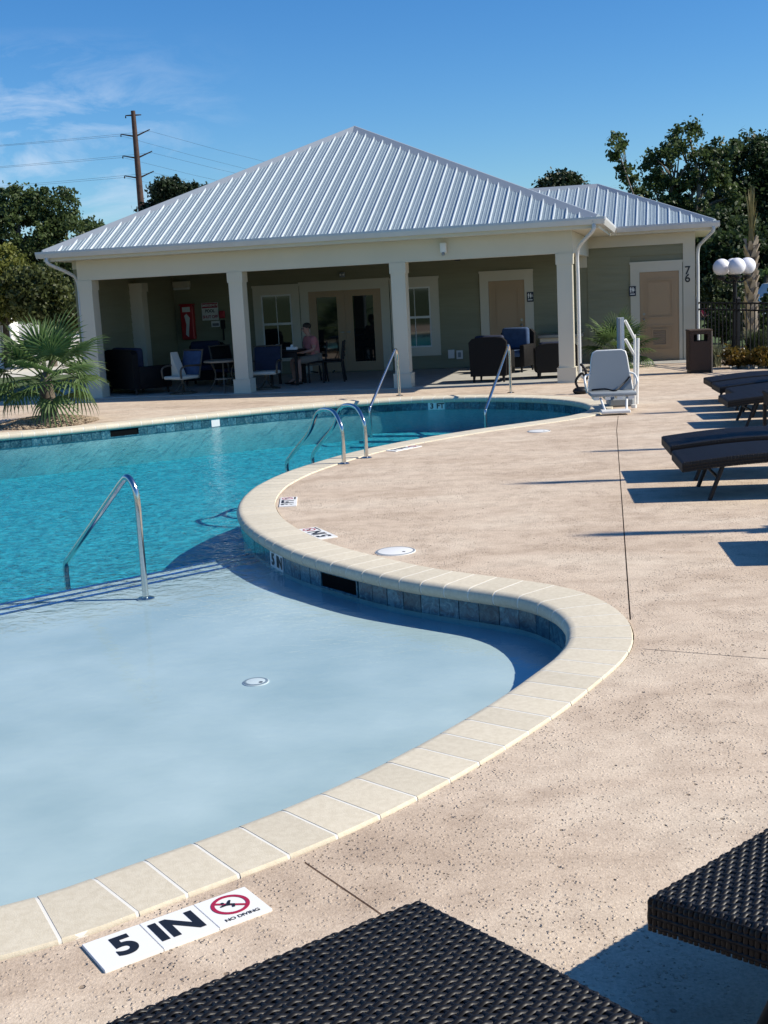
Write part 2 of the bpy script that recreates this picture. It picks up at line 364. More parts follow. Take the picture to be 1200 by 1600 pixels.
M['leaf_oak'] = leaf_mat('oak_leaves', (.034,.058,.020), (.11,.155,.05), .6, .4)
M['leaf_dark'] = leaf_mat('dark_leaves', (.020,.040,.016), (.062,.095,.035), .6, .4)
M['leaf_yellow'] = leaf_mat('yellow_green_leaves', (.075,.10,.02), (.25,.25,.055), .9, .4)
M['leaf_mid'] = leaf_mat('mid_green_leaves', (.03,.045,.014), (.11,.125,.035), 1.0)
M['leaf_pine'] = leaf_mat('pine_needles', (.013,.026,.012), (.035,.055,.022), .7)
M['palm'] = leaf_mat('palm_leaves', (.06,.125,.03), (.16,.23,.09), 3, .35)
M['palm_dry'] = leaf_mat('tied_palm_fronds', (.12,.11,.04), (.24,.2,.09), 3, .2)
M['shrub_orange'] = leaf_mat('orange_foliage', (.06,.07,.015), (.22,.12,.02), 6, .3, (.38,.10,.02))
M['shrub_green'] = leaf_mat('shrub_leaves', (.03,.05,.02), (.08,.10,.04), 3)
M['grass_tuft'] = leaf_mat('ornamental_grass', (.12,.14,.07), (.3,.3,.2), 4)

# ------------------------------------------------------------------ building frame
TH = -.2348
ex = Vector((math.cos(TH), math.sin(TH))); ey = Vector((-math.sin(TH), math.cos(TH)))
def BW(x, y, z=0): g = ex*x + ey*y; return Vector((g.x, g.y, z))

# ------------------------------------------------------------------ pool outline (inner edge of the coping, metres)
raw = [(-1.32,3.65),(-1.05,3.83),(-.73,4.06),(-.42,4.31),(-.05,4.70),(.31,5.16),(.50,5.43),(.71,5.77),(.84,5.99),(.92,6.19),(.965,6.38),(.98,6.57),
 (.965,6.76),(.92,6.95),(.83,7.13),(.72,7.25),(.58,7.37),(.44,7.48),(.31,7.59),(.16,7.72),(.02,7.86),(-.12,8.02),(-.35,8.32),(-.57,8.62),(-.79,9.0),(-.99,9.45),(-1.18,9.99),(-1.29,10.48),(-1.36,10.95),
 (-1.37,11.44),(-1.33,11.99),(-1.22,12.5),(-1.05,13.04),(-.81,13.56),(-.47,14.2),(-.09,14.73),(.3,15.17),(.87,15.7),(1.4,16.12),(1.9,16.45),(2.43,16.82),(2.9,17.3),(3.14,17.94),(3.18,18.63),(3.0,19.3),
 (2.6,19.95),(1.97,20.5),(1.23,20.87),(.34,21.03),(-.56,20.93),(-1.46,20.66),(-2.1,20.38),(-2.8,20.03),(-3.94,19.38),(-4.87,18.84),(-5.81,18.43),
 (-7.2,18.0),(-8.6,17.2),(-9.7,15.4),(-10.1,13),(-10,10.6),(-9.3,8),(-7.9,5.6),(-6.1,3.9),(-4.2,3.15),(-2.6,3.2)]
def closed_curve(P, step):
    P = [Vector(p) for p in P]; n = len(P); out = []
    for i in range(n):
        p0, p1, p2, p3 = P[i-1], P[i], P[(i+1) % n], P[(i+2) % n]
        for k in range(12):
            t = k/12; out.append(.5*((2*p1)+(p2-p0)*t+(2*p0-5*p1+4*p2-p3)*t*t+(3*p1-p0-3*p2+p3)*t**3))
    A = np.array([p[:] for p in out]); 
    for _ in range(30): A = .5*A + .25*np.roll(A, 1, 0) + .25*np.roll(A, -1, 0)
    d = np.linalg.norm(np.roll(A, -1, 0)-A, axis=1); s = np.concatenate([[0], np.cumsum(d)]); L = s[-1]; n = int(round(L/step))
    q = np.arange(n)*L/n; A2 = np.vstack([A, A[:1]])
    return np.stack([np.interp(q, s, A2[:, 0]), np.interp(q, s, A2[:, 1])], 1)
def offset(A, d):
    t = np.roll(A, -1, 0)-np.roll(A, 1, 0); t /= np.linalg.norm(t, axis=1)[:, None]
    n = np.stack([t[:, 1], -t[:, 0]], 1)      # outward for an anticlockwise curve
    return A + n*d
FINE = closed_curve(raw, .0475)               # four samples per coping stone
area = .5*np.sum(FINE[:,0]*np.roll(FINE[:,1],-1)-np.roll(FINE[:,0],-1)*FINE[:,1])
if area < 0: FINE = FINE[::-1].copy()
FINE = FINE[:len(FINE)//4*4]
COPE_W = .36
OUT = offset(FINE, COPE_W)
def to3(A, z): return [Vector((p[0], p[1], z)) for p in A]
def fill(loops):
    """triangles of a flat polygon with holes -> verts, faces"""
    vs = [v for l in loops for v in l]; fs = tessellate_polygon(loops)
    return [tuple(v) for v in vs], [tuple(f) for f in fs]
def sheet(loops): mb = MB(); mb.add(*fill(loops)); return mb
def clip_half(A, p, n):
    """part of polygon A where (q-p).n >= 0"""
    out = []; m = len(A); d = [(q[0]-p[0])*n[0]+(q[1]-p[1])*n[1] for q in A]
    for i in range(m):
        a, b = A[i], A[(i+1) % m]; da, db = d[i], d[(i+1) % m]
        if da >= 0: out.append((a[0], a[1]))
        if (da >= 0) != (db >= 0): t = da/(da-db); out.append((a[0]+t*(b[0]-a[0]), a[1]+t*(b[1]-a[1])))
    return out
def up_normals(mb_obj):
    me = mb_obj.data; bm = bmesh.new(); bm.from_mesh(me)
    for f in bm.faces:
        if f.normal.z < 0: f.normal_flip()
    bm.to_mesh(me); bm.free()

# ------------------------------------------------------------------ ground
deck_rect = [BW(-13.6,-5), BW(10.5,-5), BW(10.5,21.4), BW(5.2,23.2), BW(3.4,24.6), BW(1.25,24.75), BW(1.2,27.9), BW(-13.6,27.9)]
gr = sheet([[Vector((-900,-900,-.05)), Vector((900,-900,-.05)), Vector((900,1500,-.05)), Vector((-900,1500,-.05))], [Vector((p.x,p.y,-.05)) for p in deck_rect]])
g_ = structure('ground', gr, M['grass'], 'lawn around the pool deck'); up_normals(g_)

def slit(pts, wd=.0042):
    pts = [Vector(p) for p in pts]; L_, R_ = [], []
    for i, p in enumerate(pts):
        t = (pts[min(i+1,len(pts)-1)]-pts[max(i-1,0)]).normalized(); n = Vector((-t.y, t.x))*wd
        L_.append(p+n); R_.append(p-n)
    return [Vector((q.x,q.y,0)) for q in L_+R_[::-1]]
joints = [[(1.360,6.585),(1.385,6.72),(1.82,9.0),(2.42,12.15),(3.0,15.2),(3.33,16.75)], [(1.31,6.03),(1.9,5.75),(3.6,4.93),(7,3.3)], [(-.335,3.84),(-.1,3.5),(.55,2.52),(2.0,.3)],
          [(3.95,22.3),(5.2,22.0),(7.5,21.5)], [(-5.2,22.25),(-1.5,21.55),(2.3,21.6)]]
slits = [slit(j) for j in joints]
loops = [[Vector((p.x,p.y,0)) for p in deck_rect], to3(offset(FINE, COPE_W+.004), 0)] + slits
dk = sheet(loops)
for lp in loops[1:]:
    n = len(lp); dk.add([tuple(p) for p in lp]+[(p.x,p.y,-.03) for p in lp], [(i,(i+1)%n,n+(i+1)%n,n+i) for i in range(n)])
n = len(deck_rect); dk.add([(p.x,p.y,0) for p in deck_rect]+[(p.x,p.y,-.1) for p in deck_rect], [(i,(i+1)%n,n+(i+1)%n,n+i) for i in range(n)])
deck = structure('pool_deck', dk, M['deck'], 'pinkish tan textured concrete deck around the pool')
up_normals(deck)
jm = MB()
for j in joints:
    sl = slit(j, .02); k = len(sl)//2
    jm.add([(p.x,p.y,-.012) for p in sl], [(i,i+1,2*k-2-i,2*k-1-i) for i in range(k-1)])
part('control_joint', jm, M['joint'], deck)

# ------------------------------------------------------------------ pool basin
basin = tag(link('pool_basin', None), 'free-form pool basin with a shallow shelf and a blue deep end', None, None, 'structure')
WATER_Z, SHELF_Z, DEEP_Z = -.2, -.25, -.68
WALL = offset(FINE, .045)
sd_ = (SHELF_B-SHELF_A).normalized(); sn = Vector((sd_.y, -sd_.x))      # towards the camera side
wb = MB(); n = len(WALL)
wb.add([(p[0],p[1],-.05) for p in WALL]+[(p[0],p[1],-2.0) for p in WALL], [(i,(i+1)%n,n+(i+1)%n,n+i) for i in range(n)])
part('basin_wall', wb, mat('basin_wall_plaster', (.17,.38,.41), .8, col2=(.24,.45,.47), scale=3), basin)
def floor_piece(name, poly, z, m, drop_edges=True, zb=-2.0):
    mb = MB(); mb.add(*fill([[Vector((p[0],p[1],z)) for p in poly]])); n = len(poly)
    mb.add([(p[0],p[1],z) for p in poly]+[(p[0],p[1],zb) for p in poly], [(i,(i+1)%n,n+(i+1)%n,n+i) for i in range(n)])
    o = part(name, mb, m, basin); return o
floor_piece('shelf_floor', clip_half(WALL, SHELF_A, sn), SHELF_Z, M['plaster'])
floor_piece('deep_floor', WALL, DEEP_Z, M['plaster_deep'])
for k, (dd, z) in enumerate(((.17,-.256),(.34,-.262))):
    p = SHELF_A - sn*dd
    floor_piece('pool_step', clip_half(clip_half(WALL, p, sn), SHELF_A, -sn), z, M['plaster'])
def strip_line(p0, p1, wd, z, nrm):
    mb = MB(); a = p0; b = p1; q = nrm*wd
    mb.add([(a.x,a.y,z),(b.x,b.y,z),(b.x+q.x,b.y+q.y,z),(a.x+q.x,a.y+q.y,z)], [(0,1,2,3)]); return mb
def line_span(p, d):
    """where the line p + t d crosses the basin near the shelf"""
    A = WALL; ts = []
    for i in range(len(A)):
        a = Vector(A[i]); b = Vector(A[(i+1) % len(A)]); e = b-a; den = d.x*e.y-d.y*e.x
        if abs(den) < 1e-9: continue
        q = a-p; t = (q.x*e.y-q.y*e.x)/den; u = (q.x*d.y-q.y*d.x)/den
        if 0 <= u < 1: ts.append(t)
    ts.sort(); return ts
for k, (dd, z) in enumerate(((.0,SHELF_Z),(.17,-.256),(.34,-.262))):
    p = SHELF_A - sn*(dd-.004); ts = line_span(p, sd_); lo = max([t for t in ts if t < .5] or [-7]); hi = min([t for t in ts if t > 1.0])
    mb = MB(); tt = lo
    while tt < hi:
        t1 = min(tt+.15, hi); a = p+sd_*(tt+.002); b = p+sd_*(t1-.002); q = sn*.052
        mb.add([(a.x,a.y,z+.004),(b.x,b.y,z+.004),(b.x+q.x,b.y+q.y,z+.004),(a.x+q.x,a.y+q.y,z+.004),(a.x,a.y,z-.004),(b.x,b.y,z-.004)], [(0,1,2,3),(4,5,1,0)])
        tt += .15
    part('step_nosing', mb, M['blue_tile'], basin)
# entry steps at the far end
fd = Vector((.94,-.34)).normalized(); fn_ = Vector((-fd.y, fd.x))       # away from the camera
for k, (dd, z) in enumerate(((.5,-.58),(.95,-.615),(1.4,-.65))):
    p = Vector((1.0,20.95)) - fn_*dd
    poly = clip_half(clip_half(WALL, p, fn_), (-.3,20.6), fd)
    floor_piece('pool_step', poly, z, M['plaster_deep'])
# waterline tiles
TW = .155
Lc = np.linalg.norm(np.roll(WALL,-1,0)-WALL, axis=1); S_ = np.concatenate([[0], np.cumsum(Lc)]); Wc = np.vstack([WALL, WALL[:1]])
def wall_at(s): s = s % S_[-1]; return Vector((np.interp(s,S_,Wc[:,0]), np.interp(s,S_,Wc[:,1])))
nt = int(S_[-1]/TW); tiles = []
cpos = Vector((0,0))
def in_view(p, margin=1.04):
    d = Vector((p[0],p[1],p[2]-EYE)) if len(p) == 3 else Vector((p[0],p[1],-EYE))
    z = d.dot(fwd)
    if z < .2: return False
    return abs(d.dot(r2)/z) < 600/F_PX*margin and abs(d.dot(u2)/z) < 800/F_PX*margin
def nearest_s(x, y):
    d = np.hypot(WALL[:,0]-x, WALL[:,1]-y); return S_[int(d.argmin())]
sk1, sk2 = nearest_s(-.41,8.33), nearest_s(-4.1,19.3)
mk5, mk3, mkw = nearest_s(-.93,9.2), nearest_s(.98,20.95), nearest_s(-2.72,20.05)
for i in range(nt):
    s0 = i*S_[-1]/nt; s1 = (i+1)*S_[-1]/nt; sm = (s0+s1)/2
    if any(abs(sm-k) < hw for k, hw in ((sk1,.24),(sk2,.30),(mk5,.17),(mk3,.20),(mkw,.08))): continue
    a = wall_at(s0+.003); b = wall_at(s1-.003); t = (b-a).normalized(); inn = Vector((-t.y,t.x)); mid = (a+b)/2
    face = inn.dot(cpos-mid) > 0
    tiles.append((face and in_view((mid.x,mid.y,-.13)), (mid-cpos).length, a, b, inn))
tiles.sort(key=lambda q: (not q[0], q[1]))
rest = MB()
def tile_mb(a, b, inn, mb, z0=-.206, z1=-.078, th=.014, off=.0):
    q = inn*(th+off); e = inn*off; j = random.uniform(-.001,.001)*1.0; q = q+inn*j
    mb.add([(a.x+e.x,a.y+e.y,z0),(b.x+e.x,b.y+e.y,z0),(b.x+e.x,b.y+e.y,z1),(a.x+e.x,a.y+e.y,z1),(a.x+q.x,a.y+q.y,z0),(b.x+q.x,b.y+q.y,z0),(b.x+q.x,b.y+q.y,z1),(a.x+q.x,a.y+q.y,z1)],
           [(4,5,6,7),(7,6,2,3),(0,4,7,3),(5,1,2,6),(0,1,5,4)]); return mb
for k, (vis, d, a, b, inn) in enumerate(tiles):
    if k < 300: part('waterline_tile', tile_mb(a, b, inn, MB()), M['tile'], basin)
    else: tile_mb(a, b, inn, rest)
if rest.v: tag(part('waterline_tile_run', rest, M['tile'], basin), kind='stuff')
def wall_frame(s):
    a = wall_at(s-.05); b = wall_at(s+.05); t = (b-a).normalized(); inn = Vector((-t.y,t.x)); return wall_at(s), t, inn
def wall_marker(s, txts, name='depth_tile'):
    c, t, inn = wall_frame(s); k = len(txts); tw = .15
    for i, tx in enumerate(txts):
        # seen from the water, reading direction runs against the curve direction
        ctr = c - t*((i-(k-1)/2)*tw*-1) if False else c + t*((i-(k-1)/2)*tw)*(-1)
        a = ctr - t*(tw/2-.002); b = ctr + t*(tw/2-.002)
        to = part('depth_tile', tile_mb(a, b, inn, MB(), th=.017), M['sign_white'], basin)
        if tx:
            me = text_mesh(tx, .125, .004)
            o = link('lettering', me, M['sign_black'], to); xd = -t; zd = inn
            p = ctr + inn*.0205
            o.matrix_world = Matrix(((xd.x,0,zd.x,p.x),(xd.y,0,zd.y,p.y),(0,1,0,-.143),(0,0,0,1)))
wall_marker(mk5, ['5', 'IN']); wall_marker(mk3, ['3', 'FT']); wall_marker(mkw, [''])
for s, hw in ((sk1,.23),(sk2,.29)):
    c, t, inn = wall_frame(s); a = c-t*hw; b = c+t*hw
    mb = MB()
    for z0, z1 in ((-.088,-.078),(-.206,-.192)): tile_mb(a, b, inn, mb, z0, z1)
    tile_mb(a, a+t*.012, inn, mb, -.192, -.088); tile_mb(b-t*.012, b, inn, mb, -.192, -.088)
    fr = part('skimmer_frame', mb, M['tile'], basin)
    part('skimmer_opening', tile_mb(a+t*.012, b-t*.012, inn, MB(), -.192, -.088, .003), M['dark'], fr)

# water
wo = offset(FINE, .07); wm = MB(); wv, wf = fill([to3(wo, WATER_Z)]); n = len(wo)
wm.add(wv, wf); wm.add([(p[0],p[1],-2.2) for p in wo], [f[::-1] for f in wf])
wm.f += [(i,(i+1)%n,n+(i+1)%n,n+i) for i in range(n)]
water = structure('pool_water', wm, M['water'], 'clear turquoise pool water, still over the pale shelf')

# coping
coping = tag(link('pool_coping', None), 'cream stone coping that edges the pool', None, None, 'structure')
prof = [(.004,-.03),(.0,.0),(.006,.012),(.30,.012),(.328,.008),(.350,-.008),(.36,-.034),(.354,-.062),(.335,-.08)]   # (distance in from the outer edge, z)
nb = len(FINE)//4; bricks = []
for i in range(nb):
    bricks.append((i, np.mean(FINE[i*4:i*4+4], 0)))
bricks.sort(key=lambda q: (not in_view((q[1][0],q[1][1],0)), np.hypot(*q[1])))
rest = MB()
Tn = np.roll(FINE,-1,0)-np.roll(FINE,1,0); Tn /= np.linalg.norm(Tn,axis=1)[:,None]; Nn = np.stack([Tn[:,1],-Tn[:,0]],1)
def brick_mb(i, mb):
    ids = [i*4, i*4+1, i*4+2, i*4+3, (i*4+4) % len(FINE)]
    dz = random.uniform(-.0003,.0005); dd = random.uniform(-.002,.002)
    rings = []
    for k in (0, 2, 4):
        p = FINE[ids[k]]; nn = Nn[ids[k]]; tt = Tn[ids[k]]
        sh = .006 if k == 0 else (-.006 if k == 4 else 0)
        rings.append([(p[0]+nn[0]*(COPE_W-d+dd)+tt[0]*sh, p[1]+nn[1]*(COPE_W-d+dd)+tt[1]*sh, z+dz) for d, z in prof])
    m = len(prof); vs = sum(rings, []); fs = []
    for r_ in range(2):
        for k in range(m-1): fs.append((r_*m+k, r_*m+k+1, (r_+1)*m+k+1, (r_+1)*m+k))
    fs += [tuple(range(m-1,-1,-1)), tuple(2*m+k for k in range(m))]
    return mb.add(vs, fs)
for k, (i, c) in enumerate(bricks):
    if k < 300: part('coping_stone', brick_mb(i, MB()), M['brick'], coping, smooth=40)
    else: brick_mb(i, rest)
if rest.v: tag(part('coping_run', rest, M['brick'], coping, smooth=40), kind='stuff')
mb = MB(); n = len(FINE); prof2 = [(.006,-.04),(.003,.0),(.008,.0108),(.298,.0108),(.327,.0066),(.348,-.0085),(.3575,-.034),(.352,-.061),(.334,-.078)]
for k in range(n):
    p = FINE[k]; nn = Nn[k]; mb.v += [(p[0]+nn[0]*(COPE_W-d), p[1]+nn[1]*(COPE_W-d), z) for d, z in prof2]
m = len(prof2)
for k in range(n):
    for q in range(m-1): mb.f.append((k*m+q, k*m+q+1, ((k+1)%n)*m+q+1, ((k+1)%n)*m+q))
part('mortar_bed', mb, M['mortar'], coping, smooth=40)

# ------------------------------------------------------------------ clubhouse
club = thing('clubhouse', 'low cream and sage green pool house with a ribbed silver metal roof and open porch', 'building', (0,0,0), TH)
YF, YW = 22.80, 27.90
def boxp(name, m, x0,x1,y0,y1,z0,z1, parent=club, r=0):
    mb = MB(); mb.rbox(x0,x1,y0,y1,z0,z1,r,1) if r else mb.box(x0,x1,y0,y1,z0,z1); return part(name, mb, m, parent)
boxp('porch_floor', M['porch_floor'], -11.62,-1.62,22.74,27.9,-.1,.012)
boxp('walkway_pad', M['porch_floor'], -1.615,.62,26.9,27.9,-.1,.010)
wallm = MB()
wallm.box(-11.8,.60,YW,YW+.15,0,2.79); wallm.box(.45,.60,YW+.15,32.3,0,2.79); wallm.box(-11.8,-11.64,23.12,YW,0,2.79); wallm.box(-11.8,-11.65,YW+.15,36.3,0,2.79); wallm.box(-11.8,-1.5,36.15,36.3,0,2.79); wallm.box(-1.6,.6,32.15,32.3,0,2.79); wallm.box(-1.65,-1.5,32.3,36.15,0,2.79)
part('wall', wallm, M['siding'], club)
# siding courses, cut round the openings
openings = [(-9.61,-8.46,.32,2.10),(-8.44,-6.27,0,2.13),(-6.25,-5.10,.32,2.11),(-4.16,-2.92,0,2.15),(-.76,.37,0,2.17)]
EXPO = .178
def board(x0, x1, z0, z1, nm='siding_board'):
    mb = MB(); mb.add([(x0,YW,z0),(x1,YW,z0),(x1,YW-.026,z0),(x0,YW-.026,z0),(x0,YW,z1),(x1,YW,z1),(x1,YW-.012,z1),(x0,YW-.012,z1)],
        [(3,2,1,0),(4,5,6,7),(3,7,6,2),(0,3,7,4)[::-1],(1,2,6,5)]); return part(nm, mb, M['siding'], club)
def courses(x0, x1, zt):
    z = .02
    while z < zt:
        z1 = min(z+EXPO, zt); xs = [(x0, x1)]
        for a, b, c0, c1 in openings:
            if c0 < z1-.01 and c1 > z+.01:
                nx = []
                for p, q in xs:
                    if b <= p or a >= q: nx.append((p, q)); continue
                    if a-p > .02: nx.append((p, a))
                    if q-b > .02: nx.append((b, q))
                xs = nx
        for p, q in xs: board(p, q, z, z1)
        z = z1
courses(-11.63, -1.90, 2.62); courses(-1.70, .38, 2.55)
z = .02
while z < 2.6:
    for y0, y1 in ((23.13,25.34),(25.66,27.86)):
        mb = MB(); X = -11.64; z1 = min(z+EXPO, 2.62)
        mb.add([(X,y0,z),(X,y1,z),(X+.026,y1,z),(X+.026,y0,z),(X,y0,z1),(X,y1,z1),(X+.012,y1,z1),(X+.012,y0,z1)], [(0,1,2,3),(4,7,6,5),(3,2,6,7),(0,3,7,4),(1,5,6,2)])
        part('siding_board', mb, M['siding'], club)
    z += EXPO
# columns
def column(x, y=YF, w_=.28, name='column', zt=2.38):
    mb = MB(); mb.box(x-w_/2, x+w_/2, y+.03, y+.03+w_, .012, zt); o = part(name, mb, M['trim'], club)
    q = .033; mb = MB(); mb.box(x-w_/2-q, x+w_/2+q, y+.03-q, y+.03+w_+q, .012, .27); mb.box(x-w_/2-q-.006, x+w_/2+q+.006, y+.03-q-.006, y+.03+w_+q+.006, .27, .285); part('plinth', mb, M['trim'], o)
    q = .018; mb = MB(); mb.box(x-w_/2-q, x+w_/2+q, y+.03-q, y+.03+w_+q, zt-.2, zt-.002); part('capital', mb, M['trim'], o)
for x in (-11.42,-8.22,-4.95,-1.81): column(x)
mb = MB(); mb.box(-11.64,-11.34,25.36,25.64,.012,2.30); pil = part('pilaster', mb, M['trim'], club)
mb = MB(); mb.box(-11.64,-11.31,25.34,25.66,2.12,2.31); part('capital', mb, M['trim'], pil)
boxp('beam', M['trim'], -11.57,-1.66,YF+.022,YF+.30,2.38,2.78)
boxp('beam', M['trim'], -1.955,-1.663,YF+.30,YW-.03,2.38,2.78)
boxp('beam', M['trim'], -11.80,-11.36,YF+.30,YW-.03,2.62,2.78)
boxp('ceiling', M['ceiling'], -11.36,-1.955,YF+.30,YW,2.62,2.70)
boxp('frieze_board', M['trim'], -1.90,.64,YW-.045,YW-.0,2.55,2.79)
boxp('corner_board', M['trim'], .38,.64,YW-.04,YW+.12,.0,2.549)
boxp('trim_board', M['trim'], -1.90,-1.705,YW-.038,YW,2.14,2.549)
boxp('soffit', M['soffit'], -12.02,-1.18,22.40,YF+.02,2.781,2.80)
boxp('soffit', M['soffit'], -12.02,-11.60,YF+.02,36.7,2.781,2.80)
boxp('soffit', M['soffit'], -1.655,-1.18,YF+.02,27.44,2.781,2.80)
boxp('soffit', M['soffit'], -1.655,1.0,27.46,YW,2.791,2.81)
boxp('soffit', M['soffit'], .61,1.0,YW,32.7,2.791,2.81)
boxp('fascia', M['trim'], -12.04,-1.16,22.385,22.40,2.78,2.945)
boxp('fascia', M['trim'], -12.045,-12.025,22.40,36.8,2.78,2.945)
boxp('fascia', M['trim'], -1.175,-1.155,22.40,27.43,2.78,2.945)
boxp('fascia', M['trim'], -1.15,1.02,27.435,27.45,2.79,2.945)
boxp('fascia', M['trim'], 1.0,1.02,27.45,32.7,2.79,2.945)
def gutter(p0, p1, outw):
    a = Vector(p0); b = Vector(p1); o = Vector(outw); pr = [(0,0),(.085,0),(.105,.04),(.125,.085),(.125,.125),(.112,.125),(.112,.09),(.08,.015),(0,.015)]
    mb = MB(); vs = [a+o*d+Vector((0,0,z)) for d, z in pr]+[b+o*d+Vector((0,0,z)) for d, z in pr]; k = len(pr)
    mb.add(vs, [(i,(i+1)%k,k+(i+1)%k,k+i) for i in range(k)]+[tuple(range(k-1,-1,-1)), tuple(range(k,2*k))]); return part('gutter', mb, M['gutter'], club)
gutter((-12.15,22.384,2.845),(-1.04,22.384,2.845),(0,-1,0)); gutter((-1.154,22.40,2.845),(-1.154,27.30,2.845),(1,0,0)); gutter((-12.046,22.40,2.845),(-12.046,36.8,2.845),(-1,0,0))
gutter((-1.02,27.434,2.845),(1.14,27.434,2.845),(0,-1,0)); gutter((1.021,27.45,2.845),(1.021,32.7,2.845),(1,0,0))
def spout(pts):
    mb = MB(); mb.tube(smooth_path(pts, 5), .036, 8); return part('downspout', mb, M['gutter'], club, smooth=50)
spout([(-1.24,22.33,2.86),(-1.25,22.34,2.74),(-1.50,22.74,2.52),(-1.575,22.92,2.36),(-1.575,22.94,1.9),(-1.575,22.94,.9),(-1.575,22.94,.22),(-1.55,22.90,.12),(-1.40,22.70,.06)])
spout([(-11.93,22.33,2.86),(-11.92,22.34,2.74),(-11.70,22.74,2.54),(-11.635,22.95,2.36),(-11.635,22.97,1.8),(-11.635,22.97,.9),(-11.635,22.97,.15)])
spout([(1.0,27.37,2.86),(1.0,27.38,2.76),(.80,27.66,2.56),(.70,27.83,2.40),(.695,27.86,1.9),(.695,27.86,1.0),(.695,27.86,.1)])

def slope(P0, P1, T0, T1, indiv, spacing=.232):
    P0, P1, T0, T1 = map(Vector, (P0,P1,T0,T1)); e = (P1-P0); L_ = e.length; e.normalize()
    nrm = e.cross(T0-P0).normalized(); nrm = nrm if nrm.z > 0 else -nrm; u = nrm.cross(e).normalized(); u = u if u.z > 0 else -u
    a0 = (T0-P0).dot(e); a1 = (T1-P0).dot(e); H = (T0-P0).dot(u)
    def top(s): return H*s/a0 if s < a0 else (H*(L_-s)/(L_-a1) if s > a1 else H)
    def X(s, v, h=0): return P0+e*s+u*v+nrm*h
    n = int(L_/spacing); off = (L_-n*spacing)/2; pm, rm = MB(), MB()
    S = [0]+[off+spacing*i for i in range(n+1)]+[L_]
    for a, b in zip(S[:-1], S[1:]):
        if b-a < .01: continue
        mb = MB() if indiv else pm
        br = [a]
        for f in (.30, .38, .62, .70): br.append(a+(b-a)*f)
        br.append(b); hh = [0, 0, 0, 0, 0, 0]
        ss = sorted(set(br+[q for q in (a0, a1) if a < q < b])); vs = []; fs = []
        for s in ss: vs += [X(s, -.03), X(s, max(top(s), .001))]
        for i in range(len(ss)-1): fs.append((2*i, 2*i+2, 2*i+3, 2*i+1))
        mb.add(vs, fs)
        for f in (.34, .66):           # low stiffening ribs
            s = a+(b-a)*f; t = top(s)-.02
            if t > .05: mb.add([X(s-.011,-.03,0),X(s-.005,-.03,.008),X(s+.005,-.03,.008),X(s+.011,-.03,0),X(s-.011,t,0),X(s-.005,t,.008),X(s+.005,t,.008),X(s+.011,t,0)], [(0,1,5,4),(1,2,6,5),(2,3,7,6),(3,2,1,0),(4,5,6,7)])
        if indiv: part('roof_panel', mb, M['roof'], club)
    for s in S[1:-1]:
        t = top(s)-.03
        if t < .06: continue
        mb = MB() if indiv else rm; w1, w2, h = .019, .009, .026
        mb.add([X(s-w1,-.035,.001),X(s-w2,-.035,h),X(s+w2,-.035,h),X(s+w1,-.035,.001),X(s-w1,t,.001),X(s-w2,t,h),X(s+w2,t,h),X(s+w1,t,.001)], [(0,1,5,4),(1,2,6,5),(2,3,7,6),(3,2,1,0),(4,5,6,7),(0,4,7,3)])
        if indiv: part('roof_rib', mb, M['rib'], club)
    if not indiv:
        tag(part('roof_slope', pm, M['roof'], club), kind='stuff'); tag(part('roof_rib_run', rm, M['rib'], club), kind='stuff')
def cap(P, Q, w_=.15):
    P, Q = Vector(P), Vector(Q); d = (Q-P).normalized(); s = d.cross(Vector((0,0,1))).normalized(); mb = MB(); dn = Vector((0,0,-.055)); upv = Vector((0,0,.05))
    vs = []
    for p in (P, Q): vs += [p+s*w_+dn, p+s*.02+upv, p-s*.02+upv, p-s*w_+dn, p-s*w_+dn+Vector((0,0,-.02)), p+s*w_+dn+Vector((0,0,-.02))]
    mb.add(vs, [(0,1,7,6),(1,2,8,7),(2,3,9,8),(3,4,10,9),(5,0,6,11),(0,5,4,3,2,1),(6,7,8,9,10,11)]); part('ridge_cap', mb, M['cap'], club)
E0, E1, E2, E3 = (-12.05,22.38,2.96),(-1.15,22.38,2.96),(-1.15,36.8,2.96),(-12.05,36.8,2.96); AP, AQ = (-6.72,27.2,5.46),(-6.72,31.98,5.46)
slope(E0, E1, AP, AP, True); slope(E1, E2, AP, AQ, False); slope(E2, E3, AQ, AQ, False); slope(E3, E0, AQ, AP, False)
for p, q in ((E0,AP),(E1,AP),(AP,AQ),(E2,AQ),(E3,AQ)): cap(p, q)
G0, G1, G2, G3 = (-4.8,27.43,2.96),(1.04,27.43,2.96),(1.04,32.7,2.96),(-4.8,32.7,2.96); H0, H1 = (-4.7,30.06,4.05),(-1.55,30.06,4.05)
slope(G0, G1, H0, H1, True); slope(G1, G2, H1, H1, False); slope(G2, G3, H1, H0, False)
for p, q in ((H0,H1),(G1,H1),(G2,H1)): cap(p, q, .13)

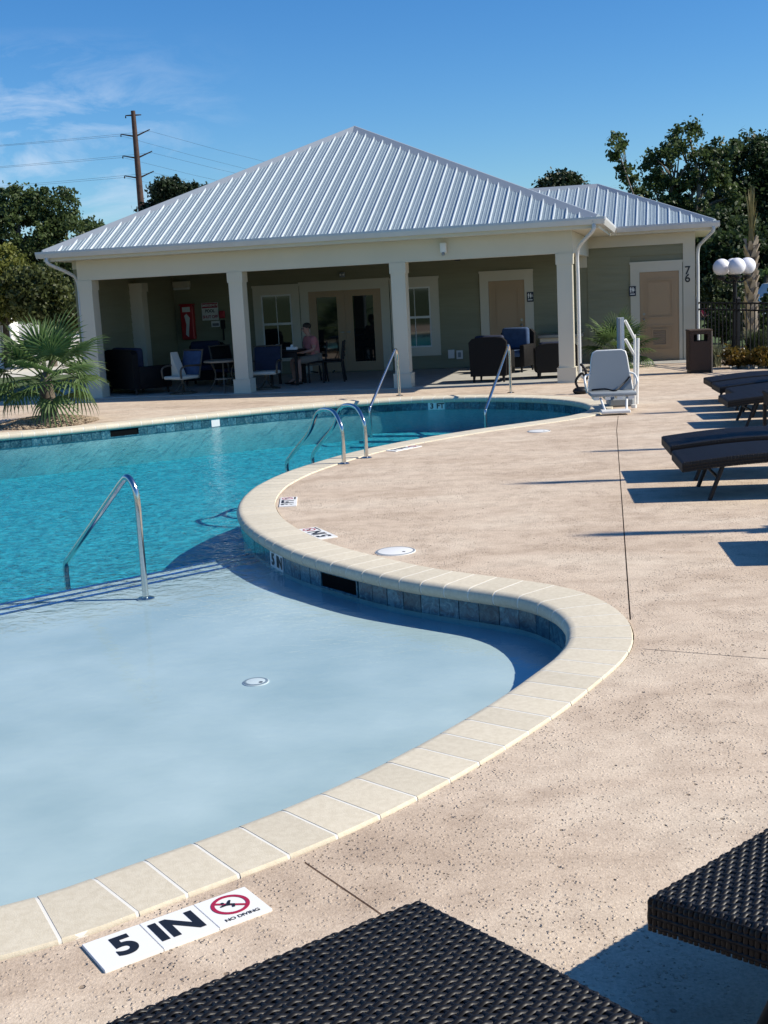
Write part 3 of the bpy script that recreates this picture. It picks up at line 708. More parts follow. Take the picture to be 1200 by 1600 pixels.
# windows and doors
def ring(mb, x0,x1,z0,z1, w_, y0,y1, bottom=True):
    mb.box(x0,x0+w_,y0,y1,z0,z1); mb.box(x1-w_,x1,y0,y1,z0,z1); mb.box(x0+w_,x1-w_,y0,y1,z1-w_,z1)
    if bottom: mb.box(x0+w_,x1-w_,y0,y1,z0,z0+w_)
    return mb
def window(x0, x1, z0, z1):
    fr = part('window', ring(MB(), x0,x1,z0,z1,.20,YW-.05,YW).box(x0-.02,x1+.02,YW-.056,YW-.05,z1-.02,z1+.03), M['trim'], club)
    a, b, c, d = x0+.2, x1-.2, z0+.2, z1-.2; mid = (c+d)/2
    for lo, hi, yy in ((c,mid+.01,YW-.03),(mid-.01,d,YW-.042)):
        mb = ring(MB(), a,b,lo,hi,.035,yy,yy+.012); mb.box((a+b)/2-.008,(a+b)/2+.008,yy+.001,yy+.010,lo+.035,hi-.035); part('sash', mb, M['white'], fr)
        for p, q in ((a+.035,(a+b)/2-.008),((a+b)/2+.008,b-.035)): part('pane', MB().box(p,q,yy+.006,yy+.009,lo+.035,hi-.035), M['glass'], fr)
window(-9.61,-8.46,.32,2.10); window(-6.25,-5.10,.32,2.11)
fr = part('french_door_frame', ring(MB(), -8.44,-6.27,.012,2.13,.205,YW-.05,YW,False).box(-8.46,-6.25,YW-.058,YW-.05,2.10,2.16), M['trim'], club)
for x0, x1, hx in ((-8.235,-7.357,-7.43),(-7.353,-6.475,-7.28)):
    mb = MB(); y0, y1 = YW-.038, YW-.003
    mb.box(x0,x0+.19,y0,y1,.03,1.925); mb.box(x1-.19,x1,y0,y1,.03,1.925); mb.box(x0+.19,x1-.19,y0,y1,.03,.25); mb.box(x0+.19,x1-.19,y0,y1,1.78,1.925)
    leaf = part('french_door', mb, M['door_tan'], club)
    part('pane', MB().box(x0+.19,x1-.19,YW-.02,YW-.012,.25,1.78), M['glass'], leaf)
    part('handle', MB().lathe([(.0,0),(.022,0),(.022,.01),(.008,.015),(.008,.05)],10,M=Matrix.Translation((hx,y0,.95))@Matrix.Rotation(R(90),4,'X')).box(hx-.05,hx+.05,y0-.06,y0-.045,.94,.96), M['brass'], leaf)
def panel_door(x0, x1, zt, hx, louver, tr=.2):
    t = .2; fr = part('door_frame', MB().box(x0-t,x0,YW-.05,YW,.012,zt).box(x1,x1+tr,YW-.05,YW,.012,zt).box(x0-t,x1+tr,YW-.05,YW,zt,zt+t).box(x0-t-.015,x1+tr+.01,YW-.058,YW-.05,zt+t-.02,zt+t+.03), M['trim'], club)
    mb = MB().box(x0+.004,x1-.004,YW-.032,YW-.002,.02,zt-.004)
    w_ = x1-x0; panels = ((.85,zt-.16),(.22,.72)) if not louver else ((.95,zt-.16),(.24,.80))
    for a, b in panels:
        ring(mb, x0+.12,x1-.12,a,b,.035,YW-.045,YW-.032); ring(mb, x0+.17,x1-.17,a+.05,b-.05,.012,YW-.039,YW-.032)
    d = part('door', mb, M['door_tan'], club)
    part('handle', MB().ball((hx,YW-.085,.93),.03).tube([(hx,YW-.032,.93),(hx,YW-.085,.93)],.012).lathe([(.03,0),(.03,.012)],10,M=Matrix.Translation((hx,YW-.032,1.05))@Matrix.Rotation(R(90),4,'X')), M['brass'], d, smooth=40)
    if louver:
        lx = (x0+x1)/2; mb = ring(MB(), lx-.17,lx+.17,.34,.72,.03,YW-.056,YW-.04)
        for k in range(8): mb.add([(lx-.14,YW-.052,.38+k*.04),(lx+.14,YW-.052,.38+k*.04),(lx+.14,YW-.04,.405+k*.04),(lx-.14,YW-.04,.405+k*.04)],[(0,1,2,3)])
        part('louver', mb, M['door_tan'], d)
panel_door(-3.94,-3.12,1.95,-3.20,False); panel_door(-.56,.17+.12,1.97,-.47,True,.075)

# fittings on the clubhouse ------------------------------------------------
def club_thing(name, label, cat, x, y, z=0, rot=0, group=None): return thing(name, label, cat, BW(x,y,z), TH+R(rot), group)
Y0 = YW-.03
def restroom_sign(x, z, label):
    t = club_thing('restroom_sign', label, 'sign', x, Y0-.03, z, 0, 'restroom signs')
    part('plate', MB().rbox(-.075,.075,-.006,.006,-.11,.11,.005,1), M['sign_navy'], t)
    mb = MB()
    for dx, skirt in ((-.036,False),(.012,True)):
        Mx = Matrix.Translation((dx,-.008,.035)); mb.lathe([(.0,0),(.011,0),(.011,.003),(0,.003)],10,M=Mx@Matrix.Translation((0,0,.042))@Matrix.Rotation(R(90),4,'X'))
        pl = [(-.016,.03),(.016,.03),(.022,-.03),(.008,-.03),(.008,-.065),(-.008,-.065),(-.008,-.03),(-.022,-.03)] if skirt else [(-.017,.03),(.017,.03),(.017,-.015),(.01,-.015),(.01,-.065),(-.01,-.065),(-.01,-.015),(-.017,-.015)]
        mb.prism(pl,-.002,.0,'y',Mx)
    mb.lathe([(.012,0),(.016,0),(.016,.003),(.012,.003),(.012,0)],14,M=Matrix.Translation((.05,-.006,.015))@Matrix.Rotation(R(90),4,'X')); mb.box(.044,.05,-.009,-.007,.015,.06)
    mb.box(-.05,.05,-.009,-.006,-.075,-.055)
    part('pictogram', mb, M['sign_white'], t)
restroom_sign(-2.99,1.555,'dark restroom sign beside the tan door under the porch'); restroom_sign(-.715,1.57,'dark restroom sign beside the louvered tan door')
t = club_thing('house_number', 'black house number 76 in a column on the cream corner board', 'house number', .475, YW-.045, 1.87)
for ch, dz in (('7',.085),('6',-.085)):
    o = link('digit', text_mesh(ch,.25,.003,.004), M['sign_black'], t, (0,0,dz)); o.rotation_euler = (R(90),0,0)
t = club_thing('extinguisher_cabinet', 'red fire extinguisher cabinet with a white emblem on the sage wall', 'extinguisher cabinet', -11.27, Y0-.09, 1.36)
part('case', MB().rbox(-.16,.16,-.08,.08,-.42,.40,.02,1), M['red'], t); part('label_plate', MB().box(-.10,.10,-.085,-.081,.24,.36).prism([(-.05,-.3),(.02,-.36),(.05,-.1),(.08,.1),(.0,.2),(-.06,.15),(-.02,-.05)],-.085,-.081,'y'), M['sign_white'], t)
part('canopy', MB().box(-.17,.17,-.1,.08,.40,.43), M['red'], t)
t = club_thing('warning_sign', 'white and red sign reading EMERGENCY POOL SHUT OFF on the sage wall', 'sign', -10.72, Y0-.012, 1.585)
pl = part('plate', MB().box(-.21,.21,-.006,.006,-.21,.21), M['sign_white'], t)
part('red_band', MB().box(-.2,.2,-.009,-.0065,.085,.2), M['sign_red'], t)
for s, z, sz, mm_ in (('EMERGENCY',.142,.078,'sign_white'),('POOL',.01,.10,'sign_black'),('SHUT OFF',-.13,.095,'sign_red')):
    o = link('lettering', text_mesh(s,sz,.0025,.001), M[mm_], t, (0,-.0105,z)); o.rotation_euler = (R(90),0,0); o.scale = (.9,1,1)
t = club_thing('shutoff_button', 'red emergency shutoff button over a dark box beside the warning sign', 'button', -10.41, Y0-.03, 1.50)
part('cover', MB().rbox(-.075,.075,-.035,.02,-.09,.09,.02,2), M['red'], t); part('box', MB().box(-.04,.05,-.03,.02,-.34,-.13), M['black'], t); part('conduit', MB().box(-.012,.012,-.02,.02,-.62,-.34), M['black'], t)
t = club_thing('notice_plate', 'small pale notice with grey lettering under the warning sign', 'sign', -10.60, Y0-.012, 1.28)
part('plate', MB().box(-.11,.11,-.005,.005,-.07,.07), M['sign_white'], t); part('print', MB().box(-.08,.08,-.007,-.0055,-.045,.02), mat('grey_print', (.2,.2,.2)), t)
t = club_thing('wall_light', 'cream box light high on the wall near the porch corner', 'light', -11.38, Y0-.07, 2.21)
part('housing', MB().rbox(-.21,.21,-.06,.07,-.02,.13,.012,1), M['trim'], t); part('lens', MB().rbox(-.2,.2,-.055,.065,-.075,-.021,.012,1), M['sign_white'], t)
t = club_thing('emergency_light', 'small grey emergency light above the french doors', 'light', -7.36, Y0-.05, 2.28)
part('housing', MB().rbox(-.065,.065,-.03,.03,-.06,.06,.01,1), M['lift_grey'], t)
for dx in (-.035,.035): part('lamp_head', MB().ball((dx,-.04,.0),.024,8,6), M['lift_white'], t, smooth=60)
t = club_thing('security_light', 'small white sensor light fixed to the porch beam above the middle bay', 'light', -4.04, YF-.012, 2.57)
part('housing', MB().rbox(-.06,.06,-.07,.03,-.06,.13,.02,2), M['white'], t, smooth=40); part('sensor', MB().ball((0,-.06,-.08),.035,10,6), M['lift_grey'], t, smooth=60)
for i, (x, z, l) in enumerate(((-4.86,.335,'blank white wall plate left of the socket'),(-4.665,.315,'white wall socket with a dark outlet beside the blank plate'))):
    t = club_thing('wall_plate', l, 'wall plate', x, Y0-.012, z, 0, 'wall plates low on the porch wall')
    part('plate', MB().rbox(-.075,.075,-.008,.008,-.1,.1,.006,1), M['white'], t)
    if i: part('socket', MB().rbox(-.035,.035,-.012,-.007,-.06,.055,.008,1), M['lift_grey'], t)
t = club_thing('ceiling_fan', 'dark ceiling fan under the porch ceiling near the right door', 'fan', -4.2, 25.3, 2.62)
part('downrod', MB().tube([(0,0,-.002),(0,0,-.12)],.015), M['black'], t); part('motor', MB().lathe([(.03,-.10),(.09,-.12),(.10,-.19),(.05,-.22)],16), M['black'], t, smooth=40)
for k in range(5): part('blade', MB().box(.08,.62,-.06,.06,-.165,-.155,M=Matrix.Rotation(R(72*k+8),4,'Z')@Matrix.Rotation(R(8),4,'X')), M['black'], t)
t = club_thing('utility_sink', 'steel counter with a faucet on a cream base behind the right column', 'sink', -2.3, YW-.32, .012)
part('base', MB().box(-.45,.45,-.2,.26,0,.62), M['trim'], t); part('counter', MB().rbox(-.50,.50,-.26,.28,.621,.70,.012,1), M['counter'], t)
part('faucet', MB().tube(smooth_path([(.1,.12,.70),(.1,.12,.84),(.1,.02,.9),(.1,-.06,.85)],5),.016), M['metal'], t, smooth=60)

# ------------------------------------------------------------------ porch furniture (local: faces -y)
def armchair(name, label, x, y, rot, w_=.74, d=.78, h=.90, cush=None, sc=1, group='dark wicker armchairs under the porch', wid=None, cat='armchair'):
    t = club_thing(name, label, cat, x, y, .012, rot, group); W2 = w_/2
    pl = [(-W2,.12),(W2,.12),(W2+.02,h-.09),(W2-.05,h-.02),(W2-.2,h),(-W2+.2,h),(-W2+.05,h-.02),(-W2-.02,h-.09)]
    part('backrest', MB().prism(pl, d/2-.12, d/2, 'y'), M['wicker_dark'], t)
    for s in (-1,1): part('armrest', MB().rbox(s*W2-.055+s*-.02, s*W2+.055+s*-.02, -d/2, d/2-.115, .12, .58,.03,2), M['wicker_dark'], t, smooth=40)
    part('seat', MB().box(-W2+.05,W2-.05,-d/2+.01,d/2-.12,.12,.32), M['wicker_dark'], t)
    for sx_ in (-1,1):
        for sy in (-1,1): part('leg', MB().tube([(sx_*(W2-.05),sy*(d/2-.06),0),(sx_*(W2-.06),sy*(d/2-.07),.13)],[.02,.03],8), M['black'], t)
    cm = cush or M['navy']; k = 2 if w_ > 1.1 else 1
    for i in range(k):
        a = -W2+.06+(w_-.12)*i/k; b = -W2+.06+(w_-.12)*(i+1)/k
        part('seat_cushion', MB().rbox(a,b,-d/2-.01,d/2-.14,.325,.46,.045,3), cm, t, smooth=50)
        part('back_cushion', MB().rbox(a,b,d/2-.30,d/2-.125,.465,h+.03,.06,3), cm, t, smooth=50)
    return t
sofa = armchair('loveseat', 'navy cushioned dark wicker loveseat at the left end of the porch', -10.85, 23.75, 140, 1.32, .85, .93, group=None, cat='sofa')
armchair('wicker_armchair', 'dark wicker armchair with navy cushions against the sage wall near the extinguisher cabinet', -10.0, 25.4, 5, .78, .78, .93)
armchair('wicker_armchair', 'dark wicker armchair turned away from the pool beside the far handrail', -3.34, 23.75, 176, .70, .78, .87)
armchair('wicker_armchair', 'dark wicker armchair with bright blue back cushion in front of the tan door', -3.20, 26.1, -14, .72, .78, .90, M['blue'])
armchair('wicker_armchair', 'low dark wicker club chair half hidden behind the right porch column', -2.12, 24.2, 188, .80, .8, .68)

def swivel(label, x, y, rot, cloth, pad):
    t = club_thing('swivel_chair', label, 'chair', x, y, .012, rot, 'swivel dining chairs on the porch')
    part('base_ring', MB().lathe([(.25,.0),(.29,.0),(.29,.025),(.25,.025),(.25,.0)],24), M['frame_tan'], t, smooth=30)
    mb = MB()
    for k in range(4):
        a = R(45+90*k); mb.tube(smooth_path([(.27*math.cos(a),.27*math.sin(a),.02),(.15*math.cos(a),.15*math.sin(a),.06),(.03*math.cos(a),.03*math.sin(a),.2)],4),.014,6)
    mb.tube([(0,0,.18),(0,0,.30)],.03); part('pedestal', mb, M['frame_tan'], t, smooth=50)
    part('seat', MB().rbox(-.27,.27,-.27,.24,.30,.37,.03,2), pad, t, smooth=50)
    Mx = Matrix.Translation((0,.22,.36))@Matrix.Rotation(R(-14),4,'X')
    part('backrest', MB().rbox(-.27,.27,-.03,.03,0,.50,.025,2,M=Mx), cloth, t, smooth=50)
    fr = MB().tube(smooth_path([Mx@Vector(p) for p in ((-.285,0,-.06),(-.285,0,.48),(-.25,0,.515),(.25,0,.515),(.285,0,.48),(.285,0,-.06))],4),.016)
    part('back_frame', fr, M['frame_tan'], t, smooth=50)
    for s in (-1,1): part('armrest', MB().tube(smooth_path([(s*.29,-.26,.33),(s*.30,-.27,.5),(s*.30,-.15,.57),(s*.29,.10,.57),(s*.285,.28,.56)],4),.02,8), M['frame_tan'], t, smooth=60)
    return t
s1 = swivel('swivel chair with a blue sling back and cream seat left of the round table', -9.62, 23.15, -28, M['blue'], M['cream_cloth'])
part('towel', MB().prism([(-.30,.36),(-.06,.36),(-.29,.84)],-.02,.16,'y'), M['cream_cloth'], s1)
swivel('swivel chair with a blue sling back and cream seat behind the second column', -7.98, 23.6, 6, M['navy'], M['cream_cloth'])
swivel('dark swivel chair half hidden behind the round table', -9.2, 24.9, 60, M['wicker_dark'], M['navy'])
t = club_thing('bistro_table', 'round metal bistro table with curved legs beside the second column', 'table', -8.72, 23.15, .012)
part('tabletop', MB().lathe([(.0,.61),(.36,.61),(.385,.62),(.385,.645),(.37,.655),(.0,.655)],28), M['table_top'], t, smooth=30)
for k in range(4):
    a = R(20+90*k); part('leg', MB().tube(smooth_path([(.33*math.cos(a),.33*math.sin(a),0),(.20*math.cos(a),.20*math.sin(a),.2),(.16*math.cos(a),.16*math.sin(a),.4),(.24*math.cos(a),.24*math.sin(a),.61)],4),.016,6), M['frame_tan'], t, smooth=60)
part('lower_shelf', MB().lathe([(0,.27),(.19,.27),(.19,.29),(0,.29)],20), M['table_top'], t)
t = club_thing('dining_table', 'dark square dining table beside the seated person', 'table', -7.80, 24.55, .012)
part('tabletop', MB().rbox(-.33,.33,-.33,.33,.69,.74,.012,1), M['black'], t)
for a in (-1,1):
    for b in (-1,1): part('leg', MB().box(a*.28-.025,a*.28+.025,b*.28-.025,b*.28+.025,0,.69), M['black'], t)
part('apron', MB().box(-.26,.26,-.29,-.27,.58,.69).box(-.26,.26,.27,.29,.58,.69), M['black'], t)
t = club_thing('napkin_box', 'white paper box on the dark dining table', 'box', -7.62, 24.36, .752); part('box', MB().rbox(-.11,.11,-.06,.06,0,.06,.006,1), M['sign_white'], t); part('tissue', MB().prism([(-.03,.06),(.03,.06),(.01,.11),(-.02,.1)],-.02,.02,'y'), M['sign_white'], t)
t = club_thing('paper_cup', 'pale paper cup on the dark dining table', 'cup', -8.02, 24.62, .752); part('cup', MB().lathe([(.03,0),(.04,.10),(.043,.105),(.036,.10),(.0,.02)],12), M['sign_white'], t, smooth=40); part('lid', MB().lathe([(.044,.10),(.044,.112),(.03,.12),(0,.12)],12), M['lift_grey'], t)
def dining_chair(label, x, y, rot):
    t = club_thing('dining_chair', label, 'chair', x, y, .012, rot, 'dark dining chairs by the square table')
    part('seat', MB().rbox(-.22,.22,-.22,.22,.42,.46,.015,1), M['black'], t)
    for a in (-1,1):
        part('leg', MB().tube([(a*.2,-.2,0),(a*.2,-.2,.43)],.02,8), M['black'], t); part('leg', MB().tube(smooth_path([(a*.2,.24,0),(a*.2,.2,.43),(a*.2,.25,.86)],4),.02,8), M['black'], t)
    mb = MB()
    for zz in (.56,.68,.80): mb.box(-.2,.2,.215+.06*(zz-.43),.24+.06*(zz-.43),zz-.035,zz+.035)
    part('backrest', mb, M['black'], t); part('stretcher', MB().box(-.2,.2,-.01,.01,.2,.23), M['black'], t); return t
dining_chair('empty dark dining chair in front of the french doors', -6.92, 25.0, -80)
dining_chair('dark dining chair the seated person sits on', -7.36, 25.02, -52)

# seated person -----------------------------------------------------------
def skin_mesh(verts, edges, radii, root, sub=2, rest_loc=None):
    me = bpy.data.meshes.new('figure'); me.from_pydata(verts, edges, []); o = bpy.data.objects.new('figure', me); COL.objects.link(o)
    o.modifiers.new('skin', 'SKIN'); sl = me.skin_vertices[0].data
    for i, r_ in enumerate(radii): sl[i].radius = r_ if isinstance(r_, tuple) else (r_, r_)
    sl[root].use_root = True
    s = o.modifiers.new('sub', 'SUBSURF'); s.levels = sub; s.render_levels = sub
    res = bpy.data.meshes.new_from_object(o.evaluated_get(bpy.context.evaluated_depsgraph_get()))
    bpy.data.objects.remove(o); res.polygons.foreach_set('use_smooth', [True]*len(res.polygons)); return res
per = club_thing('person', 'person in a pink shirt and khaki shorts seated at the dark table', 'person', -7.36, 25.0, .012, -48, None)
J = {}; V = []; Rr = []; Ed = []
def jv(n, p, r_, par=None):
    J[n] = len(V); V.append(p); Rr.append(r_)
    if par: Ed.append((J[par], J[n]))
jv('pelvis',(0,.02,.52),(.15,.12)); jv('waist',(0,.0,.68),(.155,.135),'pelvis'); jv('chest',(0,-.04,.85),(.155,.12),'waist'); jv('neck0',(0,-.06,.97),(.075,.07),'chest'); jv('neck',(0,-.085,1.03),(.05,.05),'neck0'); jv('jaw',(-.02,-.115,1.085),(.058,.066),'neck'); jv('head',(-.02,-.12,1.16),(.075,.092),'jaw'); jv('crown',(-.02,-.11,1.22),(.055,.07),'head')
for s, nm in ((-1,'l'),(1,'r')):
    jv('sh'+nm,(s*.17,-.05,.93),(.065,.065),'chest'); jv('el'+nm,(s*.235,-.09,.70),(.045,.045),'sh'+nm); jv('wr'+nm,(s*.15,-.29,.66),(.03,.028),'el'+nm); jv('pa'+nm,(s*.12,-.36,.665),(.038,.02),'wr'+nm)
    for q in range(4): jv('f%d'%q+nm,(s*(.085+.022*q),-.43-.008*(q in (1,2)),.655),(.01,.01),'pa'+nm); jv('g%d'%q+nm,(s*(.083+.023*q),-.465-.01*(q in (1,2)),.635),(.008,.008),'f%d'%q+nm)
    jv('th'+nm,(s*.07,-.355,.69),(.011,.011),'pa'+nm); jv('tt'+nm,(s*.055,-.385,.685),(.009,.009),'th'+nm)
    jv('hip'+nm,(s*.10,-.02,.50),(.10,.10),'pelvis'); jv('kn'+nm,(s*.15,-.43,.50),(.062,.062),'hip'+nm); jv('cf'+nm,(s*.15,-.42,.32),(.055,.06),'kn'+nm); jv('an'+nm,(s*.15,-.40,.09),(.036,.036),'cf'+nm); jv('to'+nm,(s*.16,-.55,.035),(.045,.03),'an'+nm)
link('body', skin_mesh(V, Ed, Rr, 0), M['skin'], per)
def sub_skin(names, pairs, grow):
    ids = {n: i for i, n in enumerate(names)}
    return skin_mesh([V[J[n]] for n in names], [(ids[a], ids[b]) for a, b in pairs], [tuple(q+grow for q in (Rr[J[n]] if isinstance(Rr[J[n]], tuple) else (Rr[J[n]],)*2)) for n in names], 0)
V_bak = list(V)
for nm in 'lr':
    V[J['el'+nm]] = tuple((a+b*2)/3 for a, b in zip(V_bak[J['sh'+nm]], V_bak[J['el'+nm]]))
link('shirt', sub_skin(['waist','pelvis','chest','neck0','shl','ell','shr','elr'], [('waist','pelvis'),('waist','chest'),('chest','neck0'),('chest','shl'),('shl','ell'),('chest','shr'),('shr','elr')], .018), M['shirt'], per)
V[:] = V_bak
link('shorts', sub_skin(['pelvis','hipl','knl','hipr','knr'], [('pelvis','hipl'),('hipl','knl'),('pelvis','hipr'),('hipr','knr')], .016), M['shorts'], per)
part('hair', MB().ball((-.02,-.095,1.20),(.083,.098,.075),14,10), M['hair'], per, smooth=60)
mb = MB().prism([(-.012,0),(.012,0),(.0,.035)],-.235,-.205,'y',Matrix.Translation((-.02,0,1.115))); part('nose', mb, M['skin'], per)
mb = MB()
for s in (-1,1): mb.ball((-.02+s*.03,-.202,1.155),.010,8,6)
part('eyes', mb, M['hair'], per, smooth=60); part('mouth', MB().box(-.045,.005,-.196,-.186,1.085,1.092), M['sign_red'], per)
for s in (-1,1): part('ear', MB().ball((-.02+s*.083,-.11,1.14),(.012,.02,.03),8,6), M['skin'], per, smooth=60)
for s in (-1,1): part('sandal', MB().rbox(s*.16-.05,s*.16+.05,-.62,-.37,0,.028,.012,1), M['black'], per)

# ------------------------------------------------------------------ rails
def rail(name, label, paths, group=None, r_=.024, flange=(), parent_loc=(0,0,0)):
    t = thing(name, label, 'handrail', paths[0][0] if not flange else flange[0], 0, group); o = Vector(t.location)
    for p in paths: part('tube', MB().tube([q-o for q in smooth_path([Vector(x) for x in p], 7)], r_, 12), M['metal'], t, smooth=60)
    for f in flange: part('flange', MB().lathe([(.065,0),(.065,.008),(.05,.016),(.03,.02),(.026,.02)],20,c=tuple(Vector(f)-o)), M['metal'], t, smooth=40)
    return t
def arch(b, e, hz, water_z, drop, lean=.1):
    """post up from b, bend over at height hz, slope down to e (at water_z), then straight down"""
    b = Vector((*b[:2], b[2])); e2 = Vector((e[0], e[1], water_z)); h = (Vector((e[0],e[1],0))-Vector((b.x,b.y,0))); L_ = h.length; h.normalize()
    P = lambda d, z: Vector((b.x+h.x*d, b.y+h.y*d, z))
    pts = [P(0,b.z), P(0,b.z+(hz-b.z)*.5), P(0,hz-.16), P(.03,hz-.055), P(.10,hz-.002), P(.18,hz-.04)]
    sl = (hz-.04-(water_z+.06))/(L_-.18)
    pts += [P(.30,hz-.04-.12*sl), P(L_*.6,hz-.04-(L_*.6-.18)*sl), P(L_-.10,water_z+.06+.10*sl), P(L_-.02,water_z+.07), P(L_,water_z), P(L_,water_z-.12), P(L_,drop)]
    return pts
rail('stair_rail', 'single stainless handrail standing in the shallow shelf', [arch((-1.79,8.66,SHELF_Z),(-2.585,9.50),.655,-.19,-.5)], None, .0235, [(-1.79,8.66,SHELF_Z)])
for b, e, l in (((-.42,13.42),(-1.16,14.72),'nearer curved rail of the pool ladder'),((-.17,13.80),(-.87,15.25),'farther curved rail of the pool ladder')):
    rail('ladder_rail', l, [[Vector((*b,0)),Vector((*b,.30)),Vector((b[0]-.02,b[1]+.03,.46)),Vector((b[0]-.11,b[1]+.2,.585)),Vector((b[0]-.28,b[1]+.52,.55)),Vector((b[0]*.45+e[0]*.55,b[1]*.45+e[1]*.55,.30)),Vector((b[0]*.12+e[0]*.88,b[1]*.12+e[1]*.88,.0)),Vector((*e,-.14)),Vector((*e,-.32)),Vector((*e,-.6))]], 'pair of ladder rails', .024, [(*b,0)])
for b, e, l in (((.39,21.72),(-.15,20.30),'left of the two tall rails at the far pool steps'),((2.33,21.15),(1.68,18.98),'right of the two tall rails at the far pool steps')):
    rail('step_rail', l, [arch((*b,0),e,.84,-.12,-.56)], 'tall rails at the far pool steps', .024, [(*b,0)])

# ------------------------------------------------------------------ deck markers and lids
def diver(mb, c, s):
    pts = [(-.5,.1),(-.15,.16),(.1,.42),(.2,.36),(.02,.08),(.22,-.06),(.1,-.32),(-.02,-.30),(.04,-.1),(-.2,.0),(-.5,.0)]
    mb.prism([(c[0]+a*s, c[1]+b*s) for a, b in pts], .0102, .0112); mb.lathe([(0,0),(.1*s,0),(.1*s,.001),(0,.001)],10,c=(c[0]-.3*s,c[1]+.3*s,.0102)); return mb
def deck_marker(label, origin, ang, words, size=.186, ring_=True):
    t = thing('depth_marker', label, 'depth marker', (origin[0],origin[1],.0), ang, 'depth markers set in the deck')
    n = len(words)+(1 if ring_ else 0)
    for i in range(n):
        x0 = i*size; tl = part('tile', MB().rbox(x0+.0008,x0+size-.0008,-size,0,-.01,.009,.0015,1), M['sign_white'], t); cx = x0+size/2
        if i < len(words):
            link('lettering', text_mesh(words[i], .155 if len(words[i]) < 3 else .1, .0055, .0006), M['sign_black'], tl, (cx+(.01 if i == 0 else -.004),-size/2,.0098))
        else:
            cy = -size*.42; rr = size*.335; mb = MB(); mb.lathe([(rr*.80,.0098),(rr,.0098),(rr,.0108),(rr*.80,.0108),(rr*.80,.0098)],36,c=(cx,cy,0))
            mb.box(-rr*.85,rr*.85,-.005,.005,.0099,.0110,Matrix.Translation((cx,cy,0))@Matrix.Rotation(R(-38),4,'Z')); part('prohibition_ring', mb, M['sign_red'], tl)
            part('diver_symbol', diver(MB(),(cx,cy),rr*1.05), M['sign_black'], tl)
            link('lettering', text_mesh('NO DIVING',.023,.0002,.0006), M['sign_black'], tl, (cx,-size*.87,.0098))
    return t
sc_ = 1.22
deck_marker('large white depth marker reading 5 IN with no diving ring before the near lounger', (-.8059*sc_,2.7543*sc_), .5939, ['5','IN'])
deck_marker('white depth marker reading 5 IN near the round lid on the curved deck', (-.52,9.27), math.atan2(.46,-.2), ['5','IN'], .16)
deck_marker('small white depth marker where the coping bulges out furthest', (-.955,10.84), math.atan2(.47,-.02), ['3','FT'], .16)
deck_marker('white depth marker behind the ladder rails', (.06,14.33), math.atan2(.36,.34), ['3','FT'], .16)
def lid(name, label, p, r_, z=0, group=None):
    t = thing(name, label, 'lid', (p[0],p[1],z), 0, group); part('cover', MB().lathe([(0,-.005),(r_,-.005),(r_,.004),(r_-.012,.007),(0,.007)],32), M['sign_white'], t, smooth=30)
    part('rim', MB().lathe([(r_-.02,.0072),(r_-.012,.0092),(r_-.004,.0062),(r_-.012,.0065),(r_-.02,.0072)],32), M['lift_grey'], t, smooth=60)
    part('finger_hole', MB().lathe([(0,.0073),(.012,.0073),(.012,.0082),(0,.0082)],10,c=(r_*.4,-r_*.3,0)), M['black'], t)
lid('skimmer_lid', 'white round lid in the deck near the shallow alcove', (.07,8.70), .15, 0, 'skimmer lids')
lid('skimmer_lid', 'white round lid in the deck near the pool lift', (2.05,15.47), .15, 0, 'skimmer lids')
lid('drain_cover', 'small white round cover on the shallow shelf under water', (-.778,6.576), .075, SHELF_Z)

